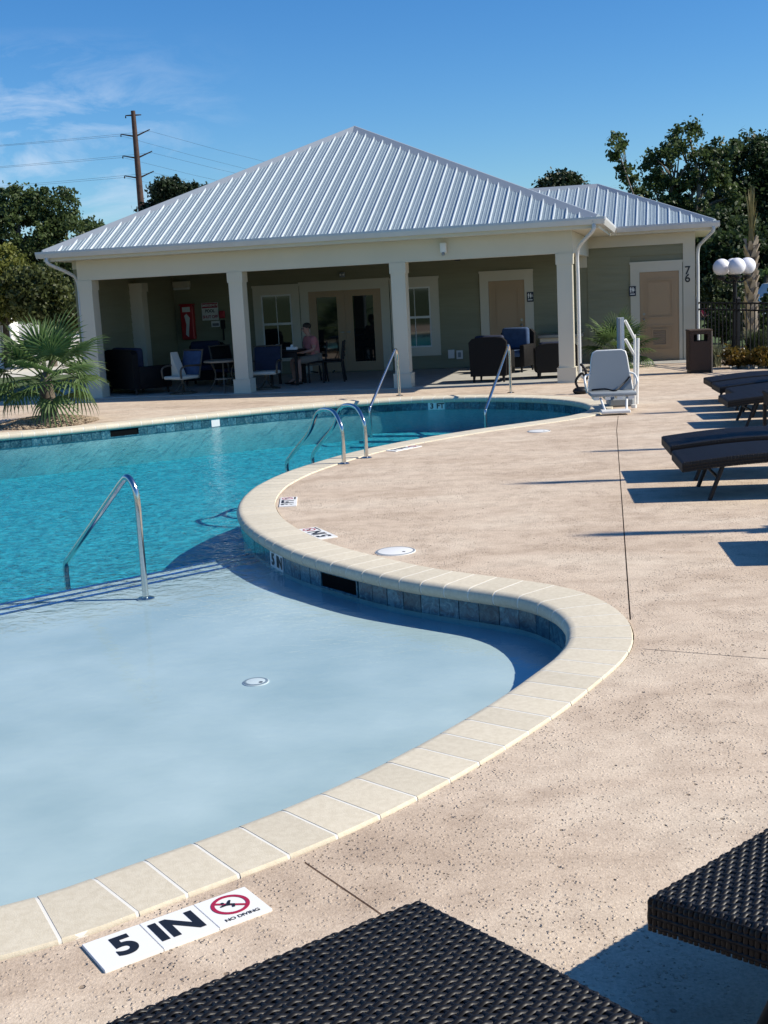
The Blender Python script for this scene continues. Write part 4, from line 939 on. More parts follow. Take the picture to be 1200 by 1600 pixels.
# ------------------------------------------------------------------ loungers
LW = .76
def prof_z(s): return np.where(s < .9, .335 + .065*np.sin(np.clip(s/.9,0,1)*math.pi/2), .40)
def weave(Lmax=1.24, z_of=prof_z, front=True, amp=.0031, pr=.0138, pc=.024):
    apr = .085; RG = np.random.default_rng(3)
    sp = np.arange(-(apr if front else 0)+pr/2, Lmax, pr); tp = np.arange(-LW/2-apr+pc/2, LW/2+apr, pc)
    def S(sv, tv):
        s = np.maximum(sv, 0); dz1 = np.minimum(sv, 0); t = np.clip(tv, -LW/2, LW/2); dz2 = -np.maximum(np.abs(tv)-LW/2, 0)
        P = np.stack([s, t, z_of(s)+dz1+dz2], -1)
        # outward normal, turned smoothly over the edges
        ns = np.clip((.016-sv)/.03, 0, 1); ntt = np.clip((np.abs(tv)-LW/2+.016)/.03, 0, 1)*np.sign(tv)
        nn = np.stack([-ns, ntt, 1-np.maximum(ns, np.abs(ntt))*.98], -1); nn /= np.linalg.norm(nn, axis=-1)[..., None]
        rr = np.minimum(np.maximum(ns,np.abs(ntt)), 1); rnd = -.006*np.sin(np.clip(rr,0,1)*math.pi)
        return P + nn*rnd[..., None], nn
    vs, fs = [], []
    def ribbons(fixed, along, par_off, is_row, half):
        nonlocal vs, fs
        for i, c0 in enumerate(fixed):
            if is_row and c0 < 0: al = along[(along > -LW/2-.0) & (along < LW/2+.0)]
            elif (not is_row) and abs(c0) > LW/2: al = along[along > 0]
            else: al = along
            ph = (al/(pc if is_row else pr))*math.pi; lift = (amp if is_row else amp*.25)*np.cos(ph + math.pi*(i % 2) + par_off)
            edge = np.clip((np.abs(al)-LW/2+.03)/.03,0,1) if is_row else np.clip((.03-al)/.03,0,1)
            lift = lift*(1-.75*edge)*RG.uniform(.75,1.2) - .0012*edge + RG.normal(0,.0004)
            c0 = c0 + RG.normal(0,.0005)
            rows = []
            for k, (o_, hgt) in enumerate(((-half,-.0036),(-half*.66,-.0008),(0,.0004),(half*.66,-.0008),(half,-.0036))):
                if is_row: P, nn = S(np.full_like(al, c0+o_), al)
                else: P, nn = S(al, np.full_like(al, c0+o_))
                rows.append(P + nn*(lift+hgt)[:, None])
            A = np.stack(rows, 1); m_ = len(al); b0 = sum(len(q) for q in vs); vs.append(A.reshape(-1,3))
            idx = np.arange(m_-1)[:, None]*5 + np.arange(4)[None]; q = np.stack([idx, idx+1, idx+6, idx+5], -1).reshape(-1,4) + b0; fs.append(q)
    along_t = np.arange(-LW/2-apr, LW/2+apr, pc/4); along_s = np.arange(-(apr if front else 0), Lmax, pr/2)
    ribbons(sp, along_t, 0, True, .0066); ribbons(tp, along_s, math.pi*1.0, False, .0058)
    V_ = np.concatenate(vs); F_ = np.concatenate(fs); me = bpy.data.meshes.new('woven_seat')
    me.vertices.add(len(V_)); me.vertices.foreach_set('co', V_.ravel()); me.loops.add(F_.size); me.loops.foreach_set('vertex_index', F_.ravel().astype(np.int32))
    me.polygons.add(len(F_)); me.polygons.foreach_set('loop_start', np.arange(0,F_.size,4,dtype=np.int32)); me.polygons.foreach_set('loop_total', np.full(len(F_),4,dtype=np.int32))
    me.update(calc_edges=True); me.validate(); me.polygons.foreach_set('use_smooth', [True]*len(me.polygons)); return me
M['resin'] = mat('dark_resin_weave', (.0065,.006,.0065), 0.44, spec=.3, col2=(.011,.010,.010), scale=60)
def make_lounger():
    t = thing('sun_lounger', '', 'sun lounger', (0,0,0), 0, 'dark wicker sun loungers on the deck')
    tag(link('woven_seat', weave(), M['resin'], t), kind='stuff')
    ss = np.linspace(.012,1.24,12); mb = MB(); top = prof_z(ss)-.006
    vs = []; 
    for s, z in zip(ss, top):
        for yy in (-LW/2+.010, LW/2-.010): vs += [(s,yy,z),(s,yy,z-.07)]
    fs = []
    for i in range(len(ss)-1):
        a = i*4; b = a+4; fs += [(a,b,b+2,a+2),(a+1,a+3,b+3,b+1),(a,a+1,b+1,b),(a+2,b+2,b+3,a+3)]
    fs += [(0,2,3,1), (len(vs)-4,len(vs)-3,len(vs)-1,len(vs)-2)]; mb.add(vs, fs); part('seat_frame', mb, M['black'], t)
    bk = link('backrest', BACK, M['resin'], t); tag(bk, kind='stuff'); bk.location = (1.25,0,.40); bk.rotation_euler = (0,R(-24),0)
    bf = part('back_frame', MB().box(.0,.66,-LW/2+.012,LW/2-.012,-.06,-.008), M['black'], t); bf.location = bk.location; bf.rotation_euler = bk.rotation_euler
    for x, dx in ((.36,-.13),(1.55,.12)):
        for s in (-1,1): part('leg', MB().tube([(x+dx,s*(LW/2-.04),0),(x,s*(LW/2-.05),.335)],.019,8), M['black'], t, smooth=50)
        part('crossbar', MB().tube([(x+dx*.45,-(LW/2-.045),.19),(x+dx*.45,LW/2-.045,.19)],.013,8), M['black'], t, smooth=50)
    part('side_rail', MB().box(1.23,1.85,-LW/2+.02,-LW/2+.06,.30,.34).box(1.23,1.85,LW/2-.06,LW/2-.02,.30,.34), M['black'], t)
    return t
BACK = weave(.66, lambda s: s*0., False)
proto = make_lounger()
lounge = [((-.315,2.625),-56.5,1.12,'woven dark lounger end in the foreground, nearest the large depth marker'), ((.935,3.08),-50,1.12,'woven dark lounger in the foreground at the right edge, casting a shadow on the deck'),
 ((2.735,8.04),-7,1,'dark wicker lounger standing just right of the view between the near and middle pairs'), ((2.585,10.455),-7,1,'nearer dark lounger of the middle pair'), ((2.735,11.48),-7,1,'farther dark lounger of the middle pair'),
 ((4.35,15.2),-7,1,'nearest dark lounger of the far row of four'), ((4.70,16.1),-7,1,'second nearest dark lounger of the far row of four'), ((4.76,17.0),-7,1,'third dark lounger of the far row of four'), ((4.90,17.95),-7,1,'farthest dark lounger of the far row, close to the trash can')]
for i, (p, a, s, l) in enumerate(lounge):
    o = proto if i == 0 else copy_tree(proto); o.location = (*p, 0); o.rotation_euler = (0,0,R(a)); o.scale = (s,s,s); o['label'] = l
t = thing('side_table', 'small dark wicker side table at the right edge between the loungers', 'side table', (4.72,14.05,0), R(-7))
part('tabletop', MB().rbox(-.2,.2,-.2,.2,.46,.50,.01,1), M['wicker_dark'], t); part('apron', MB().box(-.185,.185,-.185,.185,.34,.459), M['wicker_dark'], t)
for a in (-1,1):
    for b in (-1,1): part('leg', MB().box(a*.17-.02,a*.17+.02,b*.17-.02,b*.17+.02,0,.339), M['black'], t)

# ------------------------------------------------------------------ pool lift
t = thing('pool_lift', 'white and grey pool lift chair standing at the right tip of the pool', 'pool lift', (3.38,17.45,0), R(-4)); t.scale = (.93,.93,.95)
Mx = Matrix.Translation((0,.16,.30))@Matrix.Rotation(R(-9),4,'X')
part('backrest', MB().prism([(-.34,0),(.34,0),(.30,.24),(.265,.50),(.245,.575),(.19,.60),(-.19,.60),(-.245,.575),(-.265,.50),(-.30,.24)],-.03,.03,'y',Mx), M['lift_grey'], t)
part('back_trim', MB().tube([Mx@Vector(p) for p in ((.345,0,.0),(.305,0,.24),(.27,0,.50),(.25,0,.58),(.19,0,.607),(-.19,0,.607),(-.25,0,.58),(-.27,0,.50),(-.305,0,.24),(-.345,0,.0))],.016,8), M['lift_white'], t, smooth=50)
part('seat', MB().rbox(-.35,.35,-.30,.17,.245,.30,.02,2), M['lift_grey'], t, smooth=40)
part('belt', MB().tube(smooth_path([(-.29,.12,.32),(-.1,.02,.335),(.05,-.08,.315),(.2,.08,.40),(.3,.12,.5)],5),.014,6), M['black'], t)
mb = MB()
for x in (-.26,-.09,.09,.26): mb.box(x-.04,x+.04,-.28,.10,.195,.244)
part('seat_bracket', mb, M['lift_white'], t)
for s in (-1,1):
    part('armrest', MB().tube(smooth_path([(s*.36,.15,.28),(s*.40,.02,.42),(s*.385,.18,.52),(s*.30,.2,.56)],5),.018,8), M['lift_white'], t, smooth=60)
    part('footrest_leg', MB().tube([(s*.20,-.24,.22),(s*.16,-.50,.055)],.018,8), M['lift_white'], t, smooth=60)
part('foot_plate', MB().rbox(-.24,.20,-.68,-.46,.025,.075,.012,1), M['lift_white'], t)
part('base', MB().rbox(.02,.42,.5,.95,0,.14,.03,1), M['lift_grey'], t)
part('mast', MB().rbox(.185,.245,.63,.73,.14,1.38,.012,1), M['lift_grey'], t)
part('mast_edge', MB().box(.2465,.295,.64,.72,.14,1.38), M['lift_white'], t)
part('brace', MB().tube([(.315,.68,1.33),(.47,.80,1.05)],.024,8), M['lift_white'], t, smooth=60)
part('brace', MB().tube([(.315,.68,1.04),(.46,.80,.80)],.024,8), M['lift_white'], t, smooth=60)
part('rear_post', MB().tube([(.46,.80,.0),(.48,.80,1.10)],.019,8), M['lift_white'], t, smooth=60)
part('actuator', MB().tube([(.50,.84,.0),(.54,.86,1.04)],[.034,.026],10), M['lift_white'], t, smooth=60)
part('arm', MB().rbox(.12,.24,.16,.64,.23,.31,.015,1), M['lift_white'], t)
part('caster', MB().lathe([(.0,0),(.045,0),(.045,.05),(0,.05)],14,c=(.34,-.02,.03)), M['lift_white'], t)
t = thing('cable_bundle', 'dark looped cable and cover left of the lift chair near the downspout', 'cable', (3.42,20.3,0))
part('loop', MB().tube(smooth_path([(0,0,.02),(-.08,.05,.2),(.02,.02,.34),(.1,0,.25),(.06,-.04,.42),(.0,0,.5)],6),.022,8), M['black'], t, smooth=60); part('cover', MB().ball((0,.02,.05),(.14,.12,.07),12,8), M['black'], t, smooth=60)

# trash can --------------------------------------------------------------
t = club_thing('trash_can', 'brown pebbled square trash can beside the clubhouse corner', 'trash can', .62, 24.25, 0, 8)
h = .80
part('panel', MB().box(-.20,.20,-.215,-.20,.06,h-.19).box(-.20,-.13,-.215,-.20,h-.19,h-.06).box(.13,.20,-.215,-.20,h-.19,h-.06).box(-.20,.20,-.215,-.20,h-.06,h), M['aggregate'], t)
part('panel', MB().box(.20,.215,-.20,.20,.06,h-.19).box(.20,.215,-.20,-.13,h-.19,h-.06).box(.20,.215,.13,.20,h-.19,h-.06).box(.20,.215,-.20,.20,h-.06,h), M['aggregate'], t)
part('panel', MB().box(-.215,-.20,-.20,.20,.06,h), M['aggregate'], t); part('panel', MB().box(-.20,.20,.20,.215,.06,h-.19).box(-.20,.0,.20,.215,h-.19,h-.06).box(.13,.20,.20,.215,h-.19,h-.06).box(-.20,.20,.20,.215,h-.06,h), M['aggregate'], t)
part('base', MB().box(-.2,.2,-.2,.2,0,.06), M['black'], t); part('lid', MB().rbox(-.225,.225,-.225,.225,h,h+.03,.012,1), M['aggregate'], t)
part('corner_post', MB().box(.2005,.222,-.222,-.2005,.0,h), mat('tan_corner', (.33,.26,.19)), t)

# lamp post --------------------------------------------------------------
t = thing('lamp_post', 'black lamp post with white globe lamps in front of the iron fence', 'lamp post', (7.57,25.58,0))
part('post', MB().lathe([(.11,0),(.11,.10),(.085,.14),(.10,.30),(.075,.36),(.06,.5),(.05,.6),(.045,1.7),(.055,1.75),(.03,1.82)],14), M['black'], t, smooth=40)
for k, a in enumerate((172,262,8,82)):
    d = (math.cos(R(a)), math.sin(R(a))); rr = .27
    part('arm', MB().tube(smooth_path([(0,0,1.70),(d[0]*.14,d[1]*.14,1.66),(d[0]*rr,d[1]*rr,1.74)],5),.02,8), M['black'], t, smooth=60)
    part('fitter', MB().lathe([(.05,1.72),(.10,1.77),(.10,1.80)],14,c=(d[0]*rr,d[1]*rr,0)), M['black'], t)
    part('globe', MB().ball((d[0]*rr,d[1]*rr,1.985),.176,24,16), M['globe'], t, smooth=80)

# fence ------------------------------------------------------------------
FA, FB = Vector((7.16,27.0)), Vector((8.6,17.5)); fdv = (FB-FA); FL = fdv.length; fdv.normalize()
t = thing('iron_fence', 'black iron picket fence running from the clubhouse corner past the lamp post', 'fence', (FA.x,FA.y,-.05), math.atan2(fdv.y,fdv.x))
for z in (.16,1.14,1.28): part('rail', MB().box(0,FL,-.016,.016,z,z+.032), M['black'], t)
pk = MB().box(-.009,.009,-.009,.009,.0,1.30).mesh('picket'); pk.materials.append(M['black'])
ps = MB().box(-.035,.035,-.035,.035,0,1.38).add([(-.045,-.045,1.38),(.045,-.045,1.38),(.045,.045,1.38),(-.045,.045,1.38),(0,0,1.43)],[(0,1,4),(1,2,4),(2,3,4),(3,0,4)]).mesh('post'); ps.materials.append(M['black'])
k = 0; x = 0
while x <= FL:
    if k % 11 == 0: link('post', ps, None, t, (x,0,0))
    else: link('picket', pk, None, t, (x,0,0))
    x += .185; k += 1

# ------------------------------------------------------------------ far ground, road
def flat(name, pts, z, m, label): 
    o = structure(name, sheet([[Vector((*p, z)) for p in pts]]), m, label); up_normals(o); return o
flat('road', [(-20,66),(300,40),(300,60),(-20,78)], -.045, M['asphalt'], 'pale grey road beyond the lawn')
flat('parking_lot', [(-80,35),(-8.6,35),(-9.4,48),(-30,150),(-140,150)], -.044, M['pale_ground'], 'sunlit pale lot far behind the palm')
bed = flat('planting_bed', [tuple(BW(1.26,24.8)[:2]), tuple(BW(3.42,24.64)[:2]), (8.45,22.2),(9.4,17.5),(12,17),(14,28),(9,31.5),tuple(BW(1.26,27.9)[:2])], -.02, M['stone'], 'stony planting bed along the fence')

# ------------------------------------------------------------------ foliage helpers
def leaf_cloud(P, size, aspect=1.6, seed=0, flat_=0.0):
    g = np.random.default_rng(seed); n = len(P); d = g.normal(size=(n,3)); d /= np.linalg.norm(d,axis=1)[:,None]
    q = g.normal(size=(n,3)); q[:,2] += flat_*3; b = np.cross(d,q); b /= np.linalg.norm(b,axis=1)[:,None]+1e-9
    s = size*g.uniform(.55,1.35,size=(n,1)); d = d*s*aspect*.5; b = b*s*.5
    V_ = np.stack([P-d, P+b, P+d, P-b],1).reshape(-1,3); return quads(V_)
def quads(V_):
    n = len(V_)//4; me = bpy.data.meshes.new('leaves'); me.vertices.add(len(V_)); me.vertices.foreach_set('co', V_.astype(np.float32).ravel())
    me.loops.add(n*4); me.loops.foreach_set('vertex_index', np.arange(n*4,dtype=np.int32)); me.polygons.add(n)
    me.polygons.foreach_set('loop_start', np.arange(0,n*4,4,dtype=np.int32)); me.polygons.foreach_set('loop_total', np.full(n,4,dtype=np.int32)); me.update(calc_edges=True); return me
def tree(name, label, base, trunk_h, trunk_r, blobs, leaf, n, clump=.45, mat_leaf='leaf_oak', bark='bark', seed=1, group='trees around the clubhouse', shell=.55, per=60, cat='tree', limbs=26):
    g = np.random.default_rng(seed); t = thing(name, label, cat, base, 0, group)
    wts = np.array([b[3]*b[4]*b[5] for b in blobs])**.8; wts /= wts.sum(); C = []; nc = int(n/per)
    for b, w_ in zip(blobs, wts):
        k = max(3, int(nc*w_)); d = g.normal(size=(k,3)); d /= np.linalg.norm(d,axis=1)[:,None]; rr = g.uniform(shell**3,1,size=(k,1))**(1/3)
        C.append(np.array(b[:3]) + d*rr*np.array(b[3:6]))
    C = np.concatenate(C); cs = clump*g.uniform(.5,1.4,size=len(C)); idx = np.repeat(np.arange(len(C)), per)
    P = C[idx] + g.normal(size=(len(idx),3))*cs[idx][:,None]*np.array([.5,.5,.38]); P[:,2] = np.maximum(P[:,2], .1)
    link('crown', leaf_cloud(P, leaf, 1.6, seed), M[mat_leaf], t)
    mb = MB(); top = Vector((g.normal()*.1, g.normal()*.1, trunk_h)); mb.tube(smooth_path([(0,0,-.1),(.05,.03,trunk_h*.5),top],5), [trunk_r*(1.25-.55*i/10) for i in range(11)], 10)
    for b in blobs:
        c = Vector(b[:3]); md = top.lerp(c,.5)+Vector((g.normal()*.25,g.normal()*.25,-.15*(c-top).length*.4)); pts = smooth_path([top-Vector((0,0,trunk_h*.12)), md, c],4); mb.tube(pts,[trunk_r*.55*(1-.75*i/(len(pts)-1)) for i in range(len(pts))],7)
    for c in C[g.choice(len(C), min(limbs,len(C)), replace=False)]:
        c = Vector(c); b = min(blobs, key=lambda q: (Vector(q[:3])-c).length); s = top.lerp(Vector(b[:3]),.75); mb.tube([s, s.lerp(c,.5)+Vector((0,0,.12)), c],[trunk_r*.16,trunk_r*.1,trunk_r*.04],5)
    part('trunk', mb, M[bark], t, smooth=60); return t
# left: broad oak, its neighbour, and a yellow-green sweetgum in front
tree('oak_tree', 'broad dark green oak rising behind the left end of the roof', (-16.6,62,-.05), 3.0, .35, [(-.6,0,5.6,1.9,1.8,1.5),(1.7,.3,4.9,1.7,1.7,1.4),(3.0,.2,3.3,1.3,1.6,1.1),(-2.2,0,4.0,1.7,1.6,1.3),(.8,0,3.0,2.6,2.0,1.5),(-1.0,.5,7.0,1.2,1.2,.9),(.9,.2,6.9,1.2,1.2,.8)], .125, 42000, .34, 'leaf_oak', 'bark_grey', 3, shell=.75)
tree('oak_tree', 'dark green oak cut by the left edge of the picture', (-20.6,60,-.05), 3.0, .3, [(.6,0,5.4,1.6,1.6,1.5),(1.3,0,3.4,1.5,1.5,1.4),(-1.2,0,4.6,1.6,1.6,1.6)], .125, 26000, .42, 'leaf_oak', 'bark_grey', 4)
tree('sweetgum_tree', 'yellow green young tree standing in front of the dark oak', (-12.4,41,-.05), 1.6, .12, [(0,0,2.5,1.2,1.2,.9),(-.9,0,2.3,1.0,1,.8),(.7,0,2.2,.9,.9,.7),(0,0,3.4,.8,.8,.7),(-1.2,.2,2.8,.8,.8,.7),(.5,.2,2.9,.8,.8,.6)], .095, 26000, .3, 'leaf_yellow', 'bark', 5)
tree('sweetgum_tree', 'leafy young tree between the yellow green tree and the porch', (-10.6,40,-.05), 1.4, .1, [(-.2,0,2.2,.9,.9,.8),(.5,0,1.7,.7,.8,.6),(-.5,0,2.7,.7,.7,.5)], .095, 14000, .3, 'leaf_mid', 'bark', 6)
tree('pine_tree', 'round topped pine behind the left slope of the roof', (-12.6,80,-.05), 6.2, .22, [(.3,0,8.6,1.5,1.4,1.0),(-1.3,0,7.2,.8,.9,.8),(2.4,0,8.2,1.1,1.0,.7),(.6,0,7.2,1.3,1.2,.7)], .15, 22000, .4, 'leaf_pine', 'bark', 7, shell=.3)
tree('pine_tree', 'round topped pine behind the annex roof ridge', (12.3,80,-.05), 5.5, .22, [(.1,0,7.6,1.5,1.3,1.0),(-.7,0,6.8,.8,.8,.7),(.8,0,6.9,.9,.8,.7)], .15, 18000, .4, 'leaf_pine', 'bark', 8, shell=.3)
# right: open-limbed oak with a thin leaning branch, darker conifers behind
tree('oak_tree', 'tall open oak with bare curved limbs behind the annex roof', (13.6,54,-.05), 3.4, .28, [(-.2,0,6.5,1.5,1.4,1.0),(1.2,0,6.4,1.1,1.2,.9),(.4,0,7.7,.8,.8,.55),(1.9,0,7.1,.7,.7,.5),(-1.0,.1,5.3,1.0,1.0,.8),(1.0,0,5.0,1.6,1.5,1.1),(-.4,0,4.2,1.4,1.4,1.1)], .115, 14000, .30, 'leaf_oak', 'bark_grey', 9, shell=.7, limbs=60)
tree('oak_tree', 'thin leaning tree with sparse leaves left of the tall open oak', (12.2,53,-.05), 3.6, .12, [(-1.5,0,7.3,.45,.4,.5),(-1.1,0,6.2,.4,.4,.5),(-.7,0,5.2,.35,.4,.45),(-1.8,0,5.0,.45,.4,.25),(-.9,0,4.5,.4,.4,.3)], .13, 1700, .26, 'leaf_oak', 'bark_grey', 10, per=34, limbs=20)
tree('cedar_tree', 'dense dark tree filling the right edge behind the lamp post', (17.6,56,-.05), 1.5, .35, [(0,0,6.5,1.6,1.5,1.5),(-.6,0,4.6,2.2,2.0,1.6),(1.2,0,4.8,2.0,1.8,1.8),(.3,0,2.8,2.6,2.2,1.6),(1.9,0,6.2,1.4,1.3,1.3),(-2.2,0,3.0,1.6,1.5,1.5),(3.2,0,4.2,1.6,1.6,2.0)], .14, 56000, .42, 'leaf_dark', 'bark', 11)
tree('cedar_tree', 'dark bushy tree low behind the annex corner', (14.6,52,-.05), 1.0, .2, [(0,0,3.0,2.0,1.8,1.5),(.6,0,1.5,2.4,1.8,1.4),(2.4,0,1.8,1.8,1.5,1.5),(-1.2,0,1.6,1.4,1.4,1.3)], .13, 30000, .4, 'leaf_dark', 'bark', 12)
tree('leafy_shrub', 'mid green shrub left of the lamp post behind the fence', (9.55,33.4,-.05), .4, .05, [(0,0,1.2,.55,.5,.5),(.2,0,.6,.5,.45,.5),(-.2,0,1.6,.3,.3,.3)], .08, 4500, .2, 'shrub_green', 'bark', 13, 'shrubs along the fence', cat='shrub')
tree('leafy_shrub', 'dark green shrub at the right edge behind the fence', (10.1,31.0,-.05), .3, .05, [(0,0,.7,.7,.5,.6),(.5,0,1.1,.5,.5,.5),(-.4,0,.4,.5,.4,.4)], .08, 5000, .2, 'leaf_oak', 'bark', 14, 'shrubs along the fence', cat='shrub')
tree('clipped_shrub', 'dark rounded shrub seen through the fence left of the lamp post', (9.1,32.0,-.05), .3, .04, [(0,0,.62,.36,.36,.36)], .05, 5200, .1, 'leaf_dark', 'bark', 15, 'shrubs along the fence', shell=.8, cat='shrub')
for x, y, s, l in ((7.18,24.1,21,'orange tipped shrub at the foot of the lamp post'),(7.62,23.7,22,'orange tipped shrub at the right edge beside the far loungers')):
    tree('croton_shrub', l, (x,y,-.02), .12, .02, [(0,0,.22,.26,.24,.18),(.12,0,.16,.2,.2,.14)], .055, 2600, .1, 'shrub_orange', 'bark', s, 'orange shrubs along the fence', cat='shrub')
def blades(n, r_, h, seed, spread=.6, wd=.012):
    g = np.random.default_rng(seed); a = g.uniform(0,2*math.pi,n); l = h*g.uniform(.6,1.1,n); lean = g.uniform(.1,spread,n); b0 = np.stack([g.normal(size=n)*r_,g.normal(size=n)*r_,np.zeros(n)],1)
    d = np.stack([np.cos(a),np.sin(a),np.zeros(n)],1); s = np.stack([-np.sin(a),np.cos(a),np.zeros(n)],1)*wd; z = np.array([0,0,1.])
    p1 = b0 + d*(lean*l*.4)[:,None] + z*(l*.7)[:,None]; p2 = b0 + d*(lean*l)[:,None] + z*(l*.9)[:,None]
    return quads(np.concatenate([np.stack([b0-s,b0+s,p1+s*.8,p1-s*.8],1).reshape(-1,3), np.stack([p1-s*.8,p1+s*.8,p2+s*.1,p2-s*.1],1).reshape(-1,3)]))
for i, (x, y, h, l) in enumerate(((6.85,24.7,.5,'pale ornamental grass clump between the trash can and the lamp post'),(7.9,25.2,.75,'taller green grass clump right of the lamp post'),(8.3,24.6,.8,'feathery grass clump at the right edge by the fence'))):
    t = thing('grass_clump', l, 'grass clump', (x,y,-.02), 0, 'grass clumps in the planting bed'); link('leaves', blades(420,.07,h,30+i), M['grass_tuft'] if i == 0 else M['shrub_green'], t)
rocks = MB(); g = random.Random(5)
for k in range(260):
    u_ = g.random(); v_ = g.random(); p = BW(1.3+2.6*u_, 24.9+2.6*v_); r_ = g.uniform(.03,.07); rocks.ball((p.x,p.y,-.02+r_*.3),(r_,r_*g.uniform(.6,1),r_*.6),6,4)
tag(part('bed_stones', rocks, M['stone'], None, smooth=60), 'pale rounded stones scattered over the planting bed', None, None, 'stuff')

# ------------------------------------------------------------------ palms
def fan_frond(seed, Lp=.45, Lf=.62, nl=22, droop=.5, wd=.0165):
    """petiole along +x then a fan of folded leaflets"""
    g = random.Random(seed); mb = MB(); mb.tube(smooth_path([(0,0,0),(Lp*.5,0,.03),(Lp,0,0)],4),[.012-.006*i/8 for i in range(9)],5)
    for i in range(nl):
        a = R(-118+236*i/(nl-1)); ll = Lf*(1-.28*abs(a)/R(118))*g.uniform(.9,1.06); d = Vector((math.cos(a),math.sin(a),0)); s = Vector((-d.y,d.x,0)); o = Vector((Lp,0,0)); rows = []
        for k, f in enumerate((.03,.3,.6,.85,1.0)):
            w_ = wd*(.35,1,.95,.6,.05)[k]; z = -droop*ll*max(0,f-.35)**1.7 + .10*f*ll*(1-f); c = o + d*(ll*f)*(1-.12*droop*f) + Vector((0,0,z))
            rows += [c-s*w_+Vector((0,0,w_*.7)), c, c+s*w_+Vector((0,0,w_*.7))]
        fs = []
        for k in range(4): fs += [(3*k,3*k+1,3*k+4,3*k+3),(3*k+1,3*k+2,3*k+5,3*k+4)]
        mb.add(rows, fs)
    me = mb.mesh('frond'); me.materials.append(M['palm']); return me
FR = [fan_frond(i, droop=d, Lp=lp, Lf=lf) for i, (d, lp, lf) in enumerate(((.25,.5,.62),(.6,.55,.58),(1.1,.5,.55),(.4,.6,.6)))]
def fan_palm(label, loc, scale, nf, seed, hz, group=None):
    g = random.Random(seed); t = thing('fan_palm', label, 'palm', loc, 0, group); t.scale = (scale,)*3
    tr = part('trunk', MB().lathe([(.13,-.05),(.14,.1),(.11,hz*.7),(.09,hz),(.05,hz+.12)],12), M['bark'], t, smooth=50)
    for k in range(nf):
        f = k/nf; az = k*137.5+g.uniform(-12,12); el = 80-106*f**.85+g.uniform(-8,8); me = FR[0 if f < .35 else (3 if f < .6 else (1 if f < .8 else 2))]
        o = link('frond', me, None, t); o.rotation_euler = (g.uniform(-.35,.35), -R(el), R(az)); o.location = (.03*math.cos(R(az)),.03*math.sin(R(az)),hz+.06-.14*f); s = g.uniform(.85,1.1); o.scale = (s,s,s)
    return t
fan_palm('bushy fan palm growing from the mulch mound at the left', (-5.45,20.0,.08), 1.06, 32, 2, .60)
fan_palm('small fan palm in front of the annex wall behind the lift', (5.15,25.7,.0), .80, 26, 5, .42)
mm_ = MB(); g = random.Random(8)
structure('mulch_mound', MB().lathe([(.0,-.03),(.80,-.03),(.80,.004),(.6,.06),(.35,.105),(.0,.12)],28,c=(-5.52,20.0,0)), M['mulch'], 'low mound of bark mulch under the left palm', smooth=60)
for k in range(1500):
    a = g.uniform(0,6.283); r_ = .84*math.sqrt(g.random()); z = .12*(1-(r_/.86)**2)+.004; q = Matrix.Translation((-5.52+r_*math.cos(a),20+r_*math.sin(a),z))@Matrix.Rotation(g.uniform(0,6.28),4,'Z')@Matrix.Rotation(g.uniform(-.6,.6),4,'X')
    l_ = g.uniform(.02,.05); mm_.box(-l_,l_,-.012,.012,-.004,.006,q)
tag(part('mulch_chips', mm_, M['mulch']), 'loose bark chips covering the mulch mound', None, None, 'stuff')
def tied_palm(label, loc, ht, top, seed, tr=.17):
    g = random.Random(seed); t = thing('tied_palm', label, 'palm', loc, 0, 'newly planted palms with tied fronds')
    part('trunk', MB().tube([(0,0,-.1),(0.02,0,ht*.5),(0,0,ht)],[tr*1.1,tr*.95,tr*.7],12), M['bark_grey'], t, smooth=60)
    mb = MB()
    for k in range(int(ht*26)):
        z = .3+(ht-.3)*k/(ht*26); a = k*2.4; d = Vector((math.cos(a),math.sin(a),0)); s = Vector((-d.y,d.x,0)); p = d*tr*.8+Vector((0,0,z))
        mb.add([p-s*.07,p+s*.07,p+d*.09+s*.03+Vector((0,0,.2)),p+d*.09-s*.03+Vector((0,0,.2)),p+Vector((0,0,.2))],[(0,1,2,3),(0,3,4),(1,4,2)])
    part('leaf_boot', mb, mat('dry_leaf_base', (.26,.20,.14), .9, col2=(.42,.35,.27), scale=6), t)
    fm = MB()
    for k in range(46):
        a = g.uniform(0,6.28); r0 = tr*g.uniform(.2,.8); h0 = ht-.15; L_ = (top-ht)*g.uniform(.5,1.05); d = Vector((math.cos(a),math.sin(a),0)); s = Vector((-d.y,d.x,0)); wv = g.uniform(.012,.03); fl = g.uniform(.5,1.6)
        P = [d*r0+Vector((0,0,h0)), d*r0*.6+Vector((0,0,h0+L_*.45)), d*r0*fl+Vector((0,0,h0+L_*.8)), d*r0*fl*1.6+Vector((0,0,h0+L_))]
        vs = []
        for q, w_ in zip(P,(1,.9,.8,.1)): vs += [q-s*wv*w_, q+s*wv*w_]
        fm.add(vs, [(0,1,3,2),(2,3,5,4),(4,5,7,6)])
    part('tied_fronds', fm, M['palm_dry'], t); return t
tied_palm('tall palm with tied up fronds standing behind the lamp post', (8.85,28.6,-.05), 2.55, 3.95, 1, .13)
